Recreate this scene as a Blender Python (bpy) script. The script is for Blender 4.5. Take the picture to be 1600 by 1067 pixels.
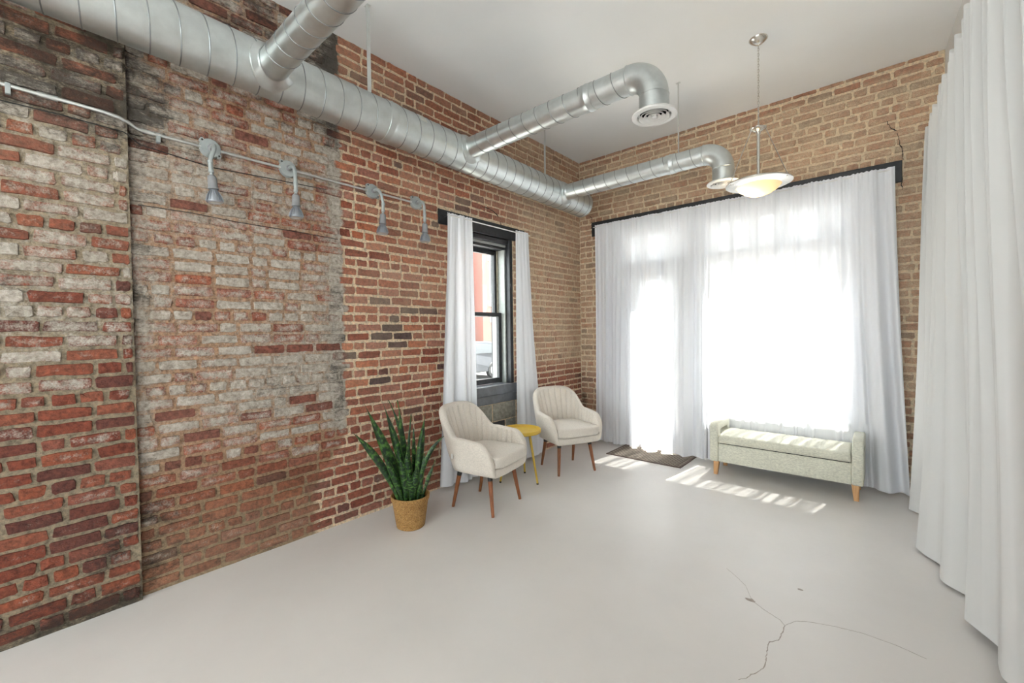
import bpy, math, random
from mathutils import Vector, Matrix, noise
import numpy as np

for o in list(bpy.data.objects): bpy.data.objects.remove(o)
SC = bpy.context.scene
COL = SC.collection
PI = math.pi
R = random.Random(7)

# ------------------------------------------------------------------ camera
CAM_LOC = Vector((3.1258, -5.0149, 1.45))
F_PX = 669.605
yaw, pit, rol = math.radians(41.03185), math.radians(1.27777), math.radians(-0.7944)
FW = Vector((-math.sin(yaw)*math.cos(pit), math.cos(yaw)*math.cos(pit), -math.sin(pit)))
RT0 = Vector((math.cos(yaw), math.sin(yaw), 0)); UP0 = RT0.cross(FW)
RT = RT0*math.cos(rol) + UP0*math.sin(rol); UP = UP0*math.cos(rol) - RT0*math.sin(rol)
cam = bpy.data.cameras.new('camera'); cam.sensor_fit = 'HORIZONTAL'; cam.sensor_width = 36
cam.lens = F_PX/1600*36; cam.clip_start = 0.02; cam.clip_end = 300
co = bpy.data.objects.new('camera', cam); COL.objects.link(co)
m = Matrix.Identity(4)
for i in range(3):
    m[i][0], m[i][1], m[i][2], m[i][3] = RT[i], UP[i], -FW[i], CAM_LOC[i]
co.matrix_world = m
SC.camera = co

# ------------------------------------------------------------------ light
SKY_STRENGTH = 2.3
SUN_STRENGTH = 30.0
EXPOSURE = 1.86
w = bpy.data.worlds.new('sky'); SC.world = w; w.use_nodes = True
bg = w.node_tree.nodes['Background']
bg.inputs[0].default_value = (0.93, 0.97, 1.0, 1); bg.inputs[1].default_value = SKY_STRENGTH
sun = bpy.data.lights.new('sun', 'SUN'); sun.energy = SUN_STRENGTH; sun.angle = math.radians(0.6); sun.color = (1, 0.96, 0.9)
so = bpy.data.objects.new('sun', sun); COL.objects.link(so)
so.rotation_euler = Vector((-0.15, -1.0, -2.08)).to_track_quat('-Z', 'Y').to_euler()
so.location = (2, 6, 12)
SC.view_settings.view_transform = 'Standard'; SC.view_settings.look = 'None'
SC.view_settings.exposure = EXPOSURE; SC.view_settings.gamma = 1.0
SC.view_settings.use_curve_mapping = False

# ------------------------------------------------------------------ helpers
def tag(o, label=None, cat=None, group=None, kind=None):
    if label: o['label'] = label
    if cat: o['category'] = cat
    if group: o['group'] = group
    if kind: o['kind'] = kind
    return o
def empty(name, loc, rz=0):
    o = bpy.data.objects.new(name, None); COL.objects.link(o)
    o.location = loc; o.rotation_euler = (0, 0, rz); o.empty_display_size = 0.1
    return o
def copy_tree(o, parent=None):
    c = o.copy(); COL.objects.link(c); c.parent = parent
    for ch in list(o.children): copy_tree(ch, c)
    return c

class MB:
    def __init__(s): s.v = []; s.f = []
    def add(s, vs, fs):
        n = len(s.v); s.v += [tuple(p) for p in vs]; s.f += [tuple(i+n for i in f) for f in fs]; return s
    def box(s, a, b):
        x0, y0, z0 = a; x1, y1, z1 = b
        return s.add([(x0,y0,z0),(x1,y0,z0),(x1,y1,z0),(x0,y1,z0),(x0,y0,z1),(x1,y0,z1),(x1,y1,z1),(x0,y1,z1)],
              [(0,3,2,1),(4,5,6,7),(0,1,5,4),(1,2,6,5),(2,3,7,6),(3,0,4,7)])
    def rbox(s, a, b, r=0.01):
        # box with chamfered edges all round
        x0,y0,z0 = a; x1,y1,z1 = b
        rings = []
        for z, i in ((z0, r), (z0+r*.3, r*.3), (z0+r, 0), (z1-r, 0), (z1-r*.3, r*.3), (z1, r)):
            k = max(r-i, 0)*0.0
            rr = r
            ring = []
            for cx, cy, a0 in ((x1-rr, y1-rr, 0), (x0+rr, y1-rr, 90), (x0+rr, y0+rr, 180), (x1-rr, y0+rr, 270)):
                for q in (0, 45, 90):
                    t = math.radians(a0+q); q_ = max(rr-i, 0)
                    ring.append((cx+q_*math.cos(t), cy+q_*math.sin(t), z))
            rings.append(ring)
        return s.loft(rings, closed=True, cap=True)
    def loft(s, rings, closed=True, cap=False):
        n = len(rings[0]); vs = [p for r in rings for p in r]; fs = []
        for i in range(len(rings)-1):
            for j in range(n if closed else n-1):
                k = (j+1) % n
                fs.append((i*n+j, i*n+k, (i+1)*n+k, (i+1)*n+j))
        if cap:
            fs.append(tuple(reversed(range(n)))); fs.append(tuple((len(rings)-1)*n+j for j in range(n)))
        return s.add(vs, fs)
    def tube(s, pts, r, n=10, cap=True):
        pts = [Vector(p) for p in pts]; rad = r if isinstance(r, (list, tuple)) else [r]*len(pts)
        rings = []; t = (pts[1]-pts[0]).normalized()
        up = Vector((0,0,1)) if abs(t.z) < 0.9 else Vector((1,0,0))
        a = t.cross(up).normalized()
        for i, p in enumerate(pts):
            if i == 0: t = pts[1]-pts[0]
            elif i == len(pts)-1: t = pts[i]-pts[i-1]
            else: t = (pts[i+1]-pts[i]).normalized() + (pts[i]-pts[i-1]).normalized()
            t.normalize()
            a = (a - t*a.dot(t)).normalized(); b = t.cross(a)
            rings.append([p + (a*math.cos(2*PI*k/n)+b*math.sin(2*PI*k/n))*rad[i] for k in range(n)])
        return s.loft(rings, True, cap)
    def lathe(s, prof, c=(0,0,0), n=32, cap=False):
        rings = [[(c[0]+r*math.cos(2*PI*k/n), c[1]+r*math.sin(2*PI*k/n), c[2]+z) for k in range(n)] for r, z in prof]
        return s.loft(rings, True, cap)
    def torus(s, c, Rr, r, n=32, k=8):
        rings = []
        for i in range(n):
            a = 2*PI*i/n
            rings.append([(c[0]+(Rr+r*math.cos(2*PI*j/k))*math.cos(a), c[1]+(Rr+r*math.cos(2*PI*j/k))*math.sin(a), c[2]+r*math.sin(2*PI*j/k)) for j in range(k)])
        rings.append(rings[0]); return s.loft(rings, True, False)
    def xform(s, M):
        s.v = [tuple(M @ Vector(p)) for p in s.v]; return s
    def build(s, name, mat=None, parent=None, smooth=False, bevel=0, sub=0, attrs=None):
        me = bpy.data.meshes.new(name); me.from_pydata(s.v, [], s.f)
        if mat: me.materials.append(mat)
        if smooth: me.polygons.foreach_set('use_smooth', [True]*len(me.polygons))
        if attrs:
            for an, arr in attrs.items():
                at = me.color_attributes.new(an, 'FLOAT_COLOR', 'POINT')
                at.data.foreach_set('color', np.asarray(arr, dtype=np.float32).ravel())
        me.update()
        o = bpy.data.objects.new(name, me); COL.objects.link(o)
        if parent: o.parent = parent
        if bevel:
            b = o.modifiers.new('bevel', 'BEVEL'); b.width = bevel; b.segments = 2; b.limit_method = 'ANGLE'
        if sub:
            u = o.modifiers.new('sub', 'SUBSURF'); u.levels = sub; u.render_levels = sub
        if smooth and not sub:
            try: me.set_sharp_from_angle(angle=math.radians(50))
            except Exception: pass
        return o

# ------------------------------------------------------------------ materials
class NT:
    def __init__(s, name):
        s.m = bpy.data.materials.new(name); s.m.use_nodes = True; s.t = s.m.node_tree
        s.n = s.t.nodes; s.p = s.n['Principled BSDF']; s.out = s.n['Material Output']
    def node(s, typ, **k):
        x = s.n.new(typ)
        for a, b in k.items(): setattr(x, a, b)
        return x
    def link(s, a, b): s.t.links.new(a, b)
    def put(s, sock, v):
        if hasattr(v, 'is_output'): s.link(v, sock)
        else: sock.default_value = v
    def noise(s, vec, scale, detail=4, rough=.55, out=0):
        x = s.node('ShaderNodeTexNoise'); x.inputs['Scale'].default_value = scale
        x.inputs['Detail'].default_value = detail; x.inputs['Roughness'].default_value = rough
        if vec is not None: s.link(vec, x.inputs['Vector'])
        return x.outputs[out]
    def math(s, op, a, b=0.0, clamp=False):
        x = s.node('ShaderNodeMath', operation=op); x.use_clamp = clamp
        s.put(x.inputs[0], a); s.put(x.inputs[1], b); return x.outputs[0]
    def mix(s, f, a, b, blend='MIX'):
        x = s.node('ShaderNodeMix', data_type='RGBA', blend_type=blend)
        s.put(x.inputs[0], f); s.put(x.inputs[6], a); s.put(x.inputs[7], b); return x.outputs[2]
    def ramp(s, f, stops):
        x = s.node('ShaderNodeValToRGB'); s.link(f, x.inputs[0]); e = x.color_ramp.elements
        while len(e) < len(stops): e.new(.5)
        for i, (p, c) in enumerate(stops): e[i].position = p; e[i].color = (*c, 1) if len(c) == 3 else c
        return x.outputs[0]
    def bump(s, h, strength=.3, dist=.01):
        x = s.node('ShaderNodeBump'); x.inputs['Strength'].default_value = strength; x.inputs['Distance'].default_value = dist
        s.link(h, x.inputs['Height']); s.link(x.outputs[0], s.p.inputs['Normal']); return x
    def pos(s): return s.node('ShaderNodeNewGeometry').outputs['Position']
    def obj(s): return s.node('ShaderNodeTexCoord').outputs['Object']
    def attr(s, n):
        x = s.node('ShaderNodeAttribute', attribute_name=n); return x
    def map(s, vec, scale):
        x = s.node('ShaderNodeMapping'); s.link(vec, x.inputs[0]); x.inputs['Scale'].default_value = scale; return x.outputs[0]
def c4(c): return (*c, 1)
def plain(name, col, rough=.5, metal=0, var=0.12, scale=30, bump=0, bd=.002, stretch=None):
    t = NT(name); v = t.obj()
    if stretch: v = t.map(v, stretch)
    n = t.noise(v, scale, 5)
    a = tuple(x*(1-var) for x in col); b = tuple(min(1, x*(1+var)) for x in col)
    t.link(t.ramp(n, [(.3, a), (.7, b)]), t.p.inputs['Base Color'])
    t.p.inputs['Roughness'].default_value = rough; t.p.inputs['Metallic'].default_value = metal
    if bump: t.bump(n, bump, bd)
    return t.m

def mat_masonry(name):
    t = NT(name); P = t.pos()
    col = t.attr('col').outputs['Color']; msk = t.attr('msk')
    sep = t.node('ShaderNodeSeparateColor'); t.link(msk.outputs['Color'], sep.inputs[0])
    paint, soot_dark, tan = sep.outputs[0], sep.outputs[1], sep.outputs[2]
    n1 = t.noise(P, 45, 6, .65); n2 = t.noise(P, 17, 8, .72); n3 = t.noise(t.map(P, (1, 1, 2.2)), 6, 8, .75); n4 = t.noise(P, 130, 3, .6); n5 = t.noise(P, 9, 6, .7); n6 = t.noise(t.map(P, (1, 1, 3.0)), 70, 4, .7)
    base = t.mix(1.0, col, t.ramp(n1, [(.25, (.30,.28,.27)), (.5, (.95,.95,.95)), (.75, (1.55,1.45,1.35))]), 'MULTIPLY')
    base = t.mix(t.math('MULTIPLY', t.ramp(n4, [(.3, (.9,.9,.9)), (.7, (.35,.35,.35))]), t.math('MULTIPLY', tan, t.math('ADD', t.math('MULTIPLY', n5, 2.2), -.05)), True), base, c4((.72,.58,.405)))
    n2b = t.math('ADD', t.math('MULTIPLY', n2, .55), t.math('MULTIPLY', n4, .30)); n2b = t.math('ADD', n2b, t.math('MULTIPLY', n6, .15))
    pm = t.math('ADD', t.math('MULTIPLY', t.math('SUBTRACT', paint, n2b), 6.0), .5, True)
    pc = t.ramp(n1, [(.22, (.19,.155,.12)), (.45, (.42,.38,.33)), (.62, (.54,.505,.45)), (.8, (.62,.59,.54))])
    pc = t.mix(1.0, pc, t.ramp(n5, [(.3, (.72,.70,.66)), (.65, (1.08,1.08,1.08))]), 'MULTIPLY')
    c = t.mix(t.math('MULTIPLY', pm, .92), base, pc)
    n3b = t.math('ADD', t.math('MULTIPLY', n3, .7), t.math('MULTIPLY', n6, .3))
    sm = t.math('ADD', t.math('MULTIPLY', t.math('SUBTRACT', soot_dark, n3b), 7.0), .5, True)
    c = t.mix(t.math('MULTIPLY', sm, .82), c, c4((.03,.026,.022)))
    t.link(c, t.p.inputs['Base Color']); t.p.inputs['Roughness'].default_value = .88
    t.p.inputs['Specular IOR Level'].default_value = .25
    h = t.math('ADD', t.math('MULTIPLY', n1, .6), t.math('MULTIPLY', n4, .35)); h = t.math('ADD', h, t.math('MULTIPLY', n2, .9)); h = t.math('ADD', h, t.math('MULTIPLY', n6, .5))
    t.bump(h, .7, .014)
    return t.m

def mat_floor():
    t = NT('painted_concrete'); P = t.pos()
    n = t.noise(P, 1.3, 6, .6); f = t.noise(P, 35, 5, .6); sp = t.noise(P, 160, 2, .5)
    c = t.ramp(n, [(.3, (.68,.65,.625)), (.55, (.715,.685,.66)), (.75, (.735,.705,.68))])
    c = t.mix(t.math('MULTIPLY', t.ramp(sp, [(.72, (0,0,0)), (.8, (1,1,1))]), .35), c, c4((.36,.32,.29)))
    t.link(c, t.p.inputs['Base Color'])
    t.link(t.ramp(f, [(.3, (.32,.32,.32)), (.7, (.46,.46,.46))]), t.p.inputs['Roughness'])
    t.p.inputs['Specular IOR Level'].default_value = .4
    t.bump(t.math('ADD', t.math('MULTIPLY', n, 1.0), t.math('MULTIPLY', f, .15)), .12, .01); return t.m

def mat_sheer(name, transp=.22, translucent=.55, col=(.93,.94,.97)):
    t = NT(name); t.n.remove(t.p)
    d = t.node('ShaderNodeBsdfDiffuse'); d.inputs[0].default_value = c4(col)
    tl = t.node('ShaderNodeBsdfTranslucent'); tl.inputs[0].default_value = c4(col)
    tr = t.node('ShaderNodeBsdfTransparent'); tr.inputs[0].default_value = (1,1,1,1)
    a = t.node('ShaderNodeMixShader'); b = t.node('ShaderNodeMixShader')
    a.inputs[0].default_value = translucent
    t.link(d.outputs[0], a.inputs[1]); t.link(tl.outputs[0], a.inputs[2])
    wv = t.noise(t.map(t.obj(), (1,1,.012)), 16, 3, .6)          # gathers lie denser in strips, shaped to streak the sunlight on the floor
    if transp > 0:
        f = t.math('MULTIPLY', t.ramp(wv, [(.42, (.15,.15,.15)), (.62, (2,2,2))]), transp, True); t.link(f, b.inputs[0])
    else: b.inputs[0].default_value = 0
    t.link(a.outputs[0], b.inputs[1]); t.link(tr.outputs[0], b.inputs[2]); t.link(b.outputs[0], t.out.inputs[0])
    return t.m

def mat_glass():
    t = NT('window_glass'); t.n.remove(t.p)
    tr = t.node('ShaderNodeBsdfTransparent'); tr.inputs[0].default_value = (.95,.97,.96,1)
    g = t.node('ShaderNodeBsdfGlossy'); g.inputs['Roughness'].default_value = .02
    fr = t.node('ShaderNodeLayerWeight'); fr.inputs[0].default_value = .5
    mx = t.node('ShaderNodeMixShader'); t.link(t.math('ADD', t.math('MULTIPLY', t.math('POWER', fr.outputs['Facing'], 4.0), .6), .03, True), mx.inputs[0])
    t.link(tr.outputs[0], mx.inputs[1]); t.link(g.outputs[0], mx.inputs[2]); t.link(mx.outputs[0], t.out.inputs[0]); return t.m

def mat_fabric(name, col, scale=700, var=.18, bump=.25):
    t = NT(name); v = t.obj()
    a = t.noise(t.map(v, (1, .12, 1)), scale, 2); b = t.noise(t.map(v, (.12, 1, .3)), scale, 2)
    f = t.math('MULTIPLY', t.math('ADD', a, b), .5); g = t.noise(v, 5, 3)
    lo = tuple(x*(1-var) for x in col); hi = tuple(min(1, x*(1+var*.7)) for x in col)
    c = t.ramp(f, [(.38, lo), (.62, hi)])
    c = t.mix(1.0, c, t.ramp(g, [(.3, (.95,.95,.95)), (.7, (1.03,1.03,1.03))]), 'MULTIPLY')
    t.link(c, t.p.inputs['Base Color']); t.p.inputs['Roughness'].default_value = .9
    t.p.inputs['Sheen Weight'].default_value = .25; t.p.inputs['Specular IOR Level'].default_value = .2
    t.bump(f, bump, .002); return t.m

def mat_metal(name, col, rough, var=.06, streak=None):
    t = NT(name); v = t.obj(); n = t.noise(t.map(v, streak) if streak else v, 14, 5, .6)
    t.link(t.ramp(n, [(.3, tuple(x*(1-var) for x in col)), (.7, tuple(min(1, x*(1+var)) for x in col))]), t.p.inputs['Base Color'])
    t.p.inputs['Metallic'].default_value = 1
    t.link(t.ramp(n, [(.3, (rough*.85,)*3), (.7, (rough*1.15,)*3)]), t.p.inputs['Roughness']); return t.m

def mat_leaf():
    t = NT('leaf'); a = t.attr('leafuv').outputs['Color']
    sep = t.node('ShaderNodeSeparateColor'); t.link(a, sep.inputs[0])
    v = t.node('ShaderNodeCombineXYZ'); t.link(t.math('MULTIPLY', sep.outputs[0], 26), v.inputs[0]); t.link(t.math('MULTIPLY', sep.outputs[1], 2.2), v.inputs[1]); t.link(t.math('MULTIPLY', sep.outputs[2], 50), v.inputs[2])
    n = t.noise(v.outputs[0], 1.0, 4, .6)
    c = t.ramp(n, [(.40, (.003,.010,.004)), (.52, (.010,.042,.009)), (.63, (.075,.17,.03))])
    ed = t.math('GREATER_THAN', t.math('ABSOLUTE', t.math('SUBTRACT', sep.outputs[1], .5)), .43)
    c = t.mix(t.math('MULTIPLY', ed, .55), c, c4((.07,.13,.03)))
    t.link(c, t.p.inputs['Base Color']); t.p.inputs['Roughness'].default_value = .42; t.p.inputs['Specular IOR Level'].default_value = .35; return t.m

def mat_wood(name, c1, c2, rough=.45):
    t = NT(name); n = t.noise(t.map(t.obj(), (18, 18, 1.4)), 6, 5, .6)
    t.link(t.ramp(n, [(.3, c1), (.7, c2)]), t.p.inputs['Base Color']); t.p.inputs['Roughness'].default_value = rough; return t.m

def mat_basket():
    t = NT('seagrass'); n = t.noise(t.obj(), 150, 4, .7); n2 = t.noise(t.obj(), 40, 3)
    c = t.ramp(n, [(.34, (.06,.022,.005)), (.5, (.36,.18,.05)), (.66, (.62,.38,.13))])
    t.link(t.mix(.25, c, t.ramp(n2, [(.3, (.3,.14,.04)), (.7, (.62,.4,.16))])), t.p.inputs['Base Color']); t.p.inputs['Roughness'].default_value = .75
    t.bump(n, .8, .006); return t.m

def mat_mat():
    t = NT('woven_mat'); v = t.obj()
    ck = t.node('ShaderNodeTexBrick'); t.link(v, ck.inputs['Vector'])
    ck.inputs['Scale'].default_value = 1; ck.inputs['Brick Width'].default_value = .055; ck.inputs['Row Height'].default_value = .028; ck.inputs['Mortar Size'].default_value = .0055
    ck.inputs['Color1'].default_value = c4((.36,.31,.255)); ck.inputs['Color2'].default_value = c4((.30,.255,.21)); ck.inputs['Mortar'].default_value = c4((.10,.075,.06))
    n = t.noise(v, 260, 3)
    t.link(t.mix(1.0, ck.outputs[0], t.ramp(n, [(.3, (.75,.75,.75)), (.7, (1.2,1.2,1.2))]), 'MULTIPLY'), t.p.inputs['Base Color']); t.p.inputs['Roughness'].default_value = .95
    t.bump(n, .6, .004); return t.m

def emis(name, col, s):
    t = NT(name); t.p.inputs['Base Color'].default_value = c4(col); t.p.inputs['Emission Color'].default_value = c4(col); t.p.inputs['Emission Strength'].default_value = s; return t.m

M_BRICK = mat_masonry('masonry'); M_FLOOR = mat_floor(); M_GLASS = mat_glass()
M_WHITE = plain('white_plaster', (.72,.72,.71), .8, var=.015, scale=3, bump=.05)
M_CEIL = plain('ceiling_paint', (.85,.86,.865), .8, var=.015, scale=2, bump=.04)
M_SHEER = mat_sheer('sheer_voile', .020, .088, (.86,.87,.905))
M_SHEER2 = mat_sheer('white_voile', .02, .15, (.84,.85,.885))
M_DRAPE = mat_sheer('white_satin_drape', 0, .12, (.80,.80,.79))
M_BLACK = plain('black_paint', (.022,.024,.028), .45, var=.35, scale=25, bump=.15)
M_GALV = mat_metal('galvanized_steel', (.62,.655,.655), .42, .09, (1,1,1))
M_SEAM = mat_metal('duct_seam', (.30,.32,.33), .5)
M_DARK = plain('dark_void', (.012,.012,.016), .8)
M_CONDUIT = mat_metal('conduit_zinc', (.72,.74,.73), .42)
M_PLATE = plain('grey_plate_paint', (.36,.39,.39), .45, .3, .08)
M_SOCKET = plain('grey_socket', (.22,.22,.23), .5, 0, .08)
M_BULB = mat_metal('aluminium_heatsink', (.42,.45,.50), .42)
M_LENS = plain('lamp_lens', (.62,.61,.57), .2)
M_NICKEL = mat_metal('brushed_nickel', (.72,.70,.66), .25)
M_CHAIR = mat_fabric('cream_linen', (.72,.655,.58), 600)
M_BENCH = mat_fabric('sage_linen', (.72,.71,.60), 420, .22, .3)
M_WALNUT = mat_wood('walnut_leg', (.16,.05,.018), (.33,.115,.04), .35)
M_OAK = mat_wood('oak_leg', (.55,.29,.12), (.72,.42,.20), .45)
M_YELLOW = plain('yellow_enamel', (.66,.44,.055), .38, 0, .05)
M_RUBBER = plain('black_rubber', (.02,.02,.02), .6)
M_BASKET = mat_basket(); M_LEAF = mat_leaf(); M_SOIL = plain('soil', (.02,.014,.01), .95, bump=.8, bd=.01, scale=90)
M_MAT = mat_mat(); M_MATEDGE = plain('mat_binding', (.13,.09,.075), .8)
M_BLOCK = plain('concrete_block', (.30,.29,.25), .9, 0, .3, 25, .5, .006)
M_BLOCKDARK = plain('dark_block', (.06,.06,.065), .9, 0, .3, 25, .5, .006)  # darker tone for one block of the infill
M_SILL = plain('grey_sill_paint', (.135,.145,.165), .5, 0, .25, 12, .2)
M_FRAMEGREY = plain('sash_track', (.34,.36,.34), .45, .2, .1)
M_FRAMETAN = plain('weathered_stop', (.42,.38,.29), .6, 0, .25, 30)
M_CRACK = plain('crack_shadow', (.02,.015,.012), .95)
M_FCRACK = plain('floor_crack_dirt', (.40,.35,.31), .9)
M_WHITEPLASTIC = plain('white_enamel', (.80,.79,.77), .35, 0, .03)

# ------------------------------------------------------------------ setting
H = 3.705
def wallX(y): return 3.488 + 0.05*(-y)      # the right wall runs slightly out of square
REAR = -8.6
tag(MB().box((-.3, REAR-.3, -.15), (4.4, .3, 0)).build('floor', M_FLOOR), kind='structure')
FLOOR = bpy.data.objects['floor']
tag(MB().box((-.3, REAR-.3, H), (4.4, .3, H+.2)).build('ceiling', M_CEIL), kind='structure')
mb = MB()
def wseg(y0, y1, z0, z1):
    a, b = wallX(y0), wallX(y1)
    mb.add([(a,y0,z0),(a+.3,y0,z0),(b+.3,y1,z0),(b,y1,z0),(a,y0,z1),(a+.3,y0,z1),(b+.3,y1,z1),(b,y1,z1)],
       [(0,1,2,3),(7,6,5,4),(0,4,5,1),(1,5,6,2),(2,6,7,3),(3,7,4,0)])
RW = (-6.3, -8.2, .35, 3.3)                 # opening of an added window behind the camera, for fill daylight
wseg(.3, RW[0], 0, H); wseg(RW[1], REAR-.3, 0, H); wseg(RW[0], RW[1], 0, RW[2]); wseg(RW[0], RW[1], RW[3], H)
tag(mb.build('wall_right', M_WHITE), kind='structure')
BW = (.5, 3.5, .35, 3.3)                    # second added fill opening, in the unseen rear wall
tag(MB().box((0, REAR-.3, 0), (BW[0], REAR, H)).box((BW[1], REAR-.3, 0), (wallX(REAR), REAR, H)).box((BW[0], REAR-.3, 0), (BW[1], REAR, BW[2])).box((BW[0], REAR-.3, BW[3]), (BW[1], REAR, H)).build('wall_rear', M_WHITE), kind='structure')

def n3(x, y, z): return noise.noise(Vector((x, y, z)))
def sstep(a, b, x):
    t = max(0, min(1, (x-a)/(b-a))); return t*t*(3-2*t)
def mixc(a, b, t): return tuple(p+(q-p)*t for p, q in zip(a, b))
RED = [(.32,.10,.06), (.36,.125,.075), (.28,.08,.05), (.40,.15,.09), (.35,.14,.10), (.24,.07,.045), (.42,.135,.07)]
DRK = [(.085,.05,.05), (.12,.065,.06), (.15,.06,.05)]
def style(wall, u, z, rnd):
    """colour, (paint, soot, tan) for masonry at u along the wall and height z; rnd in 0..1 per brick, None for mortar"""
    mort = rnd is None
    rr = .5 if mort else rnd
    big = n3(u*1.3, z*1.3, 3.1 if wall == 'back' else 0.)
    sm = n3(u*5, z*5, 9.)
    paint = soot_dark = tan = 0.
    red = RED[int(rr*997) % len(RED)]
    if ((rr*7919) % 1) < .12: red = DRK[int(rr*499) % 3]
    mc = (.47, .345, .22)
    pv = ((rr*3571) % 1)-.5
    if wall == 'pil':
        paint = .27 + .28*sstep(.45, 1.55, z) - .06*sstep(2.2, 2.7, z)
        paint += .14*big + .34*pv
        soot_dark = .30 + .17*sstep(2.15, 2.8, z) + .18*big + .14*max(0, sm)
        soot_dark += .22*sstep(.25, 0, z)
        red = mixc(red, (.15,.04,.024), .6); mc = (.29,.235,.165)
        if mort: paint -= .10
        tan = .12*sstep(1.4, 2.4, z)
    elif wall == 'left':
        b = -3.38 + .02*sm
        if z < .75: b += -.25*(sstep(.75, .3, z))
        if u < b:
            paint = .30 + .36*sstep(.25, 1.0, z) - .05*sstep(2.45, 3.0, z) + .13*big + .30*pv
            soot_dark = .31 + .10*sstep(2.4, 3.2, z) + .05*sstep(.7, .1, z) + .15*big + .12*max(0, sm) + .06*sstep(-4.3, -4.55, u)
            tan = .16*sstep(.55, .1, z)
            red = mixc(red, mixc((.27,.10,.065), (.17,.075,.04), sstep(.9, .3, z)), .6); mc = mixc((.38,.235,.15), (.30,.21,.13), sstep(.9, .3, z))
            if ((rr*7919) % 1) < .10: paint -= .3
            e = max(sstep(.17, .03, b-u), sstep(.12, .02, u+4.6)*.4)
            if z > .7: paint += .14*e; soot_dark += .12*e
            if mort: paint -= .20; paint += .14*e
        else:
            tan = .16 + .50*sstep(-1.85, -.8, u)*sstep(.85, 1.2, z) + .22*big + .22*pv
            tan += .12*sstep(-2.6, -1.4, u)
            if z < 1.05: tan *= .45
            paint = .16 + .24*sstep(-2.4, -3.3, u)*sstep(1.1, .4, z) + .05*big + .16*pv
            soot_dark = .26 + .12*sstep(.8, .2, z)*sstep(-2.0, -3.0, u) + .10*big + .20*sstep(.22, .02, abs(u))*sstep(1.05, .85, z)  # darker low down, most of all next to the corner
            red = mixc(red, (.34,.13,.09), .35*sstep(-2.8, -1.6, u))
            red = mixc(red, (.26,.085,.06), .45*sstep(1.1, .8, z))
            mc = (.74,.60,.43)
            if z > 2.9: red = mixc(red, (.27,.07,.03), .35)
    else:
        tan = .76 + .22*big + .34*pv - .35*sstep(1.05, .8, z)
        if z > 2.95: tan += .08
        paint = .18 + .10*pv + .16*sstep(3.15, 3.4, u)*sstep(2.5, 1.2, z)
        soot_dark = .22 + .10*big + .20*sstep(.25, .05, u)*sstep(1.05, .85, z)  # darker low down beside the left corner
        red = mixc(red, (.40,.19,.115), .35)
        mc = (.80,.67,.49)
        if z > 3.6: tan -= .35; soot_dark += .08
    c = mc if mort else red
    return c, (max(0, paint), max(0, soot_dark), max(0, min(.9, tan)))

COURSE = .0726
def layout(u0, u1, z0, z1, holes, seed):
    rr = random.Random(seed); out = []
    row = 0; z = z0
    while z + .03 < z1:
        head = (row % 6 == 3)
        u = u0 - rr.random()*.2 if not head else u0 - rr.random()*.1
        if not head: u = u0 - (.105 if row % 2 else 0) - rr.uniform(0, .03)
        while u < u1:
            L = .103 if head else .207
            if not head and rr.random() < .14: L = .103
            L += rr.uniform(-.008, .008)
            a, b = max(u, u0+.003), min(u+L-.0135+rr.uniform(-.003, .003), u1-.003)
            zc = z + COURSE/2
            segs = [(a, b)]
            for (h0, h1, g0, g1) in holes:
                if g0 < zc < g1:
                    ns = []
                    for p, q in segs:
                        if q <= h0 or p >= h1: ns.append((p, q))
                        else:
                            if p < h0-.012: ns.append((p, h0-.010))
                            if q > h1+.012: ns.append((h1+.010, q))
                    segs = ns
            for p, q in segs:
                if q-p > .028:
                    hgt = min(COURSE-.0138+rr.uniform(-.0045, .0035), z1-z-.004)
                    out.append(((p+q)/2, zc+.006*n3((p+q)*.4, row*.05, seed)+rr.uniform(-.0012, .0012), q-p, hgt, rr.random()))
            u += L
        z += COURSE; row += 1
    return out

def brick_mesh(bw, bh, seed, proud):
    rr = random.Random(seed)
    hw, hh = bw/2, bh/2; pts = []
    def j(s=.0035): return rr.uniform(-s, s)
    r = min(.0065, hw*.4)
    base = [(-hw+r,-hh),(-hw*.33,-hh),(hw*.33,-hh),(hw-r,-hh),(hw,-hh+r),(hw,hh-r),(hw-r,hh),(hw*.33,hh),(-hw*.33,hh),(-hw+r,hh),(-hw,hh-r),(-hw,-hh+r)]
    base = [(x+j(.0045), y+j(.0042)) for x, y in base]
    v = []; f = []
    for x, y in base: v.append((x, y, -.016))
    for x, y in base:
        sx = 1-min(.0045, hw*.2)/hw; sy = 1-.0045/hh
        v.append((x*sx+j(.001), y*sy+j(.001), proud*rr.uniform(.55, 1.1)))
    tl = rr.uniform(-.002, .002)
    v.append((-hw*.35, j(.004), proud*rr.uniform(.95, 1.35)+tl)); v.append((hw*.35, j(.004), proud*rr.uniform(.95, 1.35)-tl))
    for k in range(12):
        q = (k+1) % 12; f.append((k, q, 12+q, 12+k))
    A, B = 24, 25
    for k in (7, 8, 9, 10, 11, 0): f.append((12+k, 12+(k+1) % 12, A))
    for k in (1, 2, 3, 4, 5, 6): f.append((12+k, 12+(k+1) % 12, B))
    f.append((12+1, B, A)); f.append((12+7, A, B))
    return v, f
def proj(p):
    d = Vector(p)-CAM_LOC; z = d.dot(FW)
    if z < .1: return None
    return 800+F_PX*d.dot(RT)/z, 533.5-F_PX*d.dot(UP)/z

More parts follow.
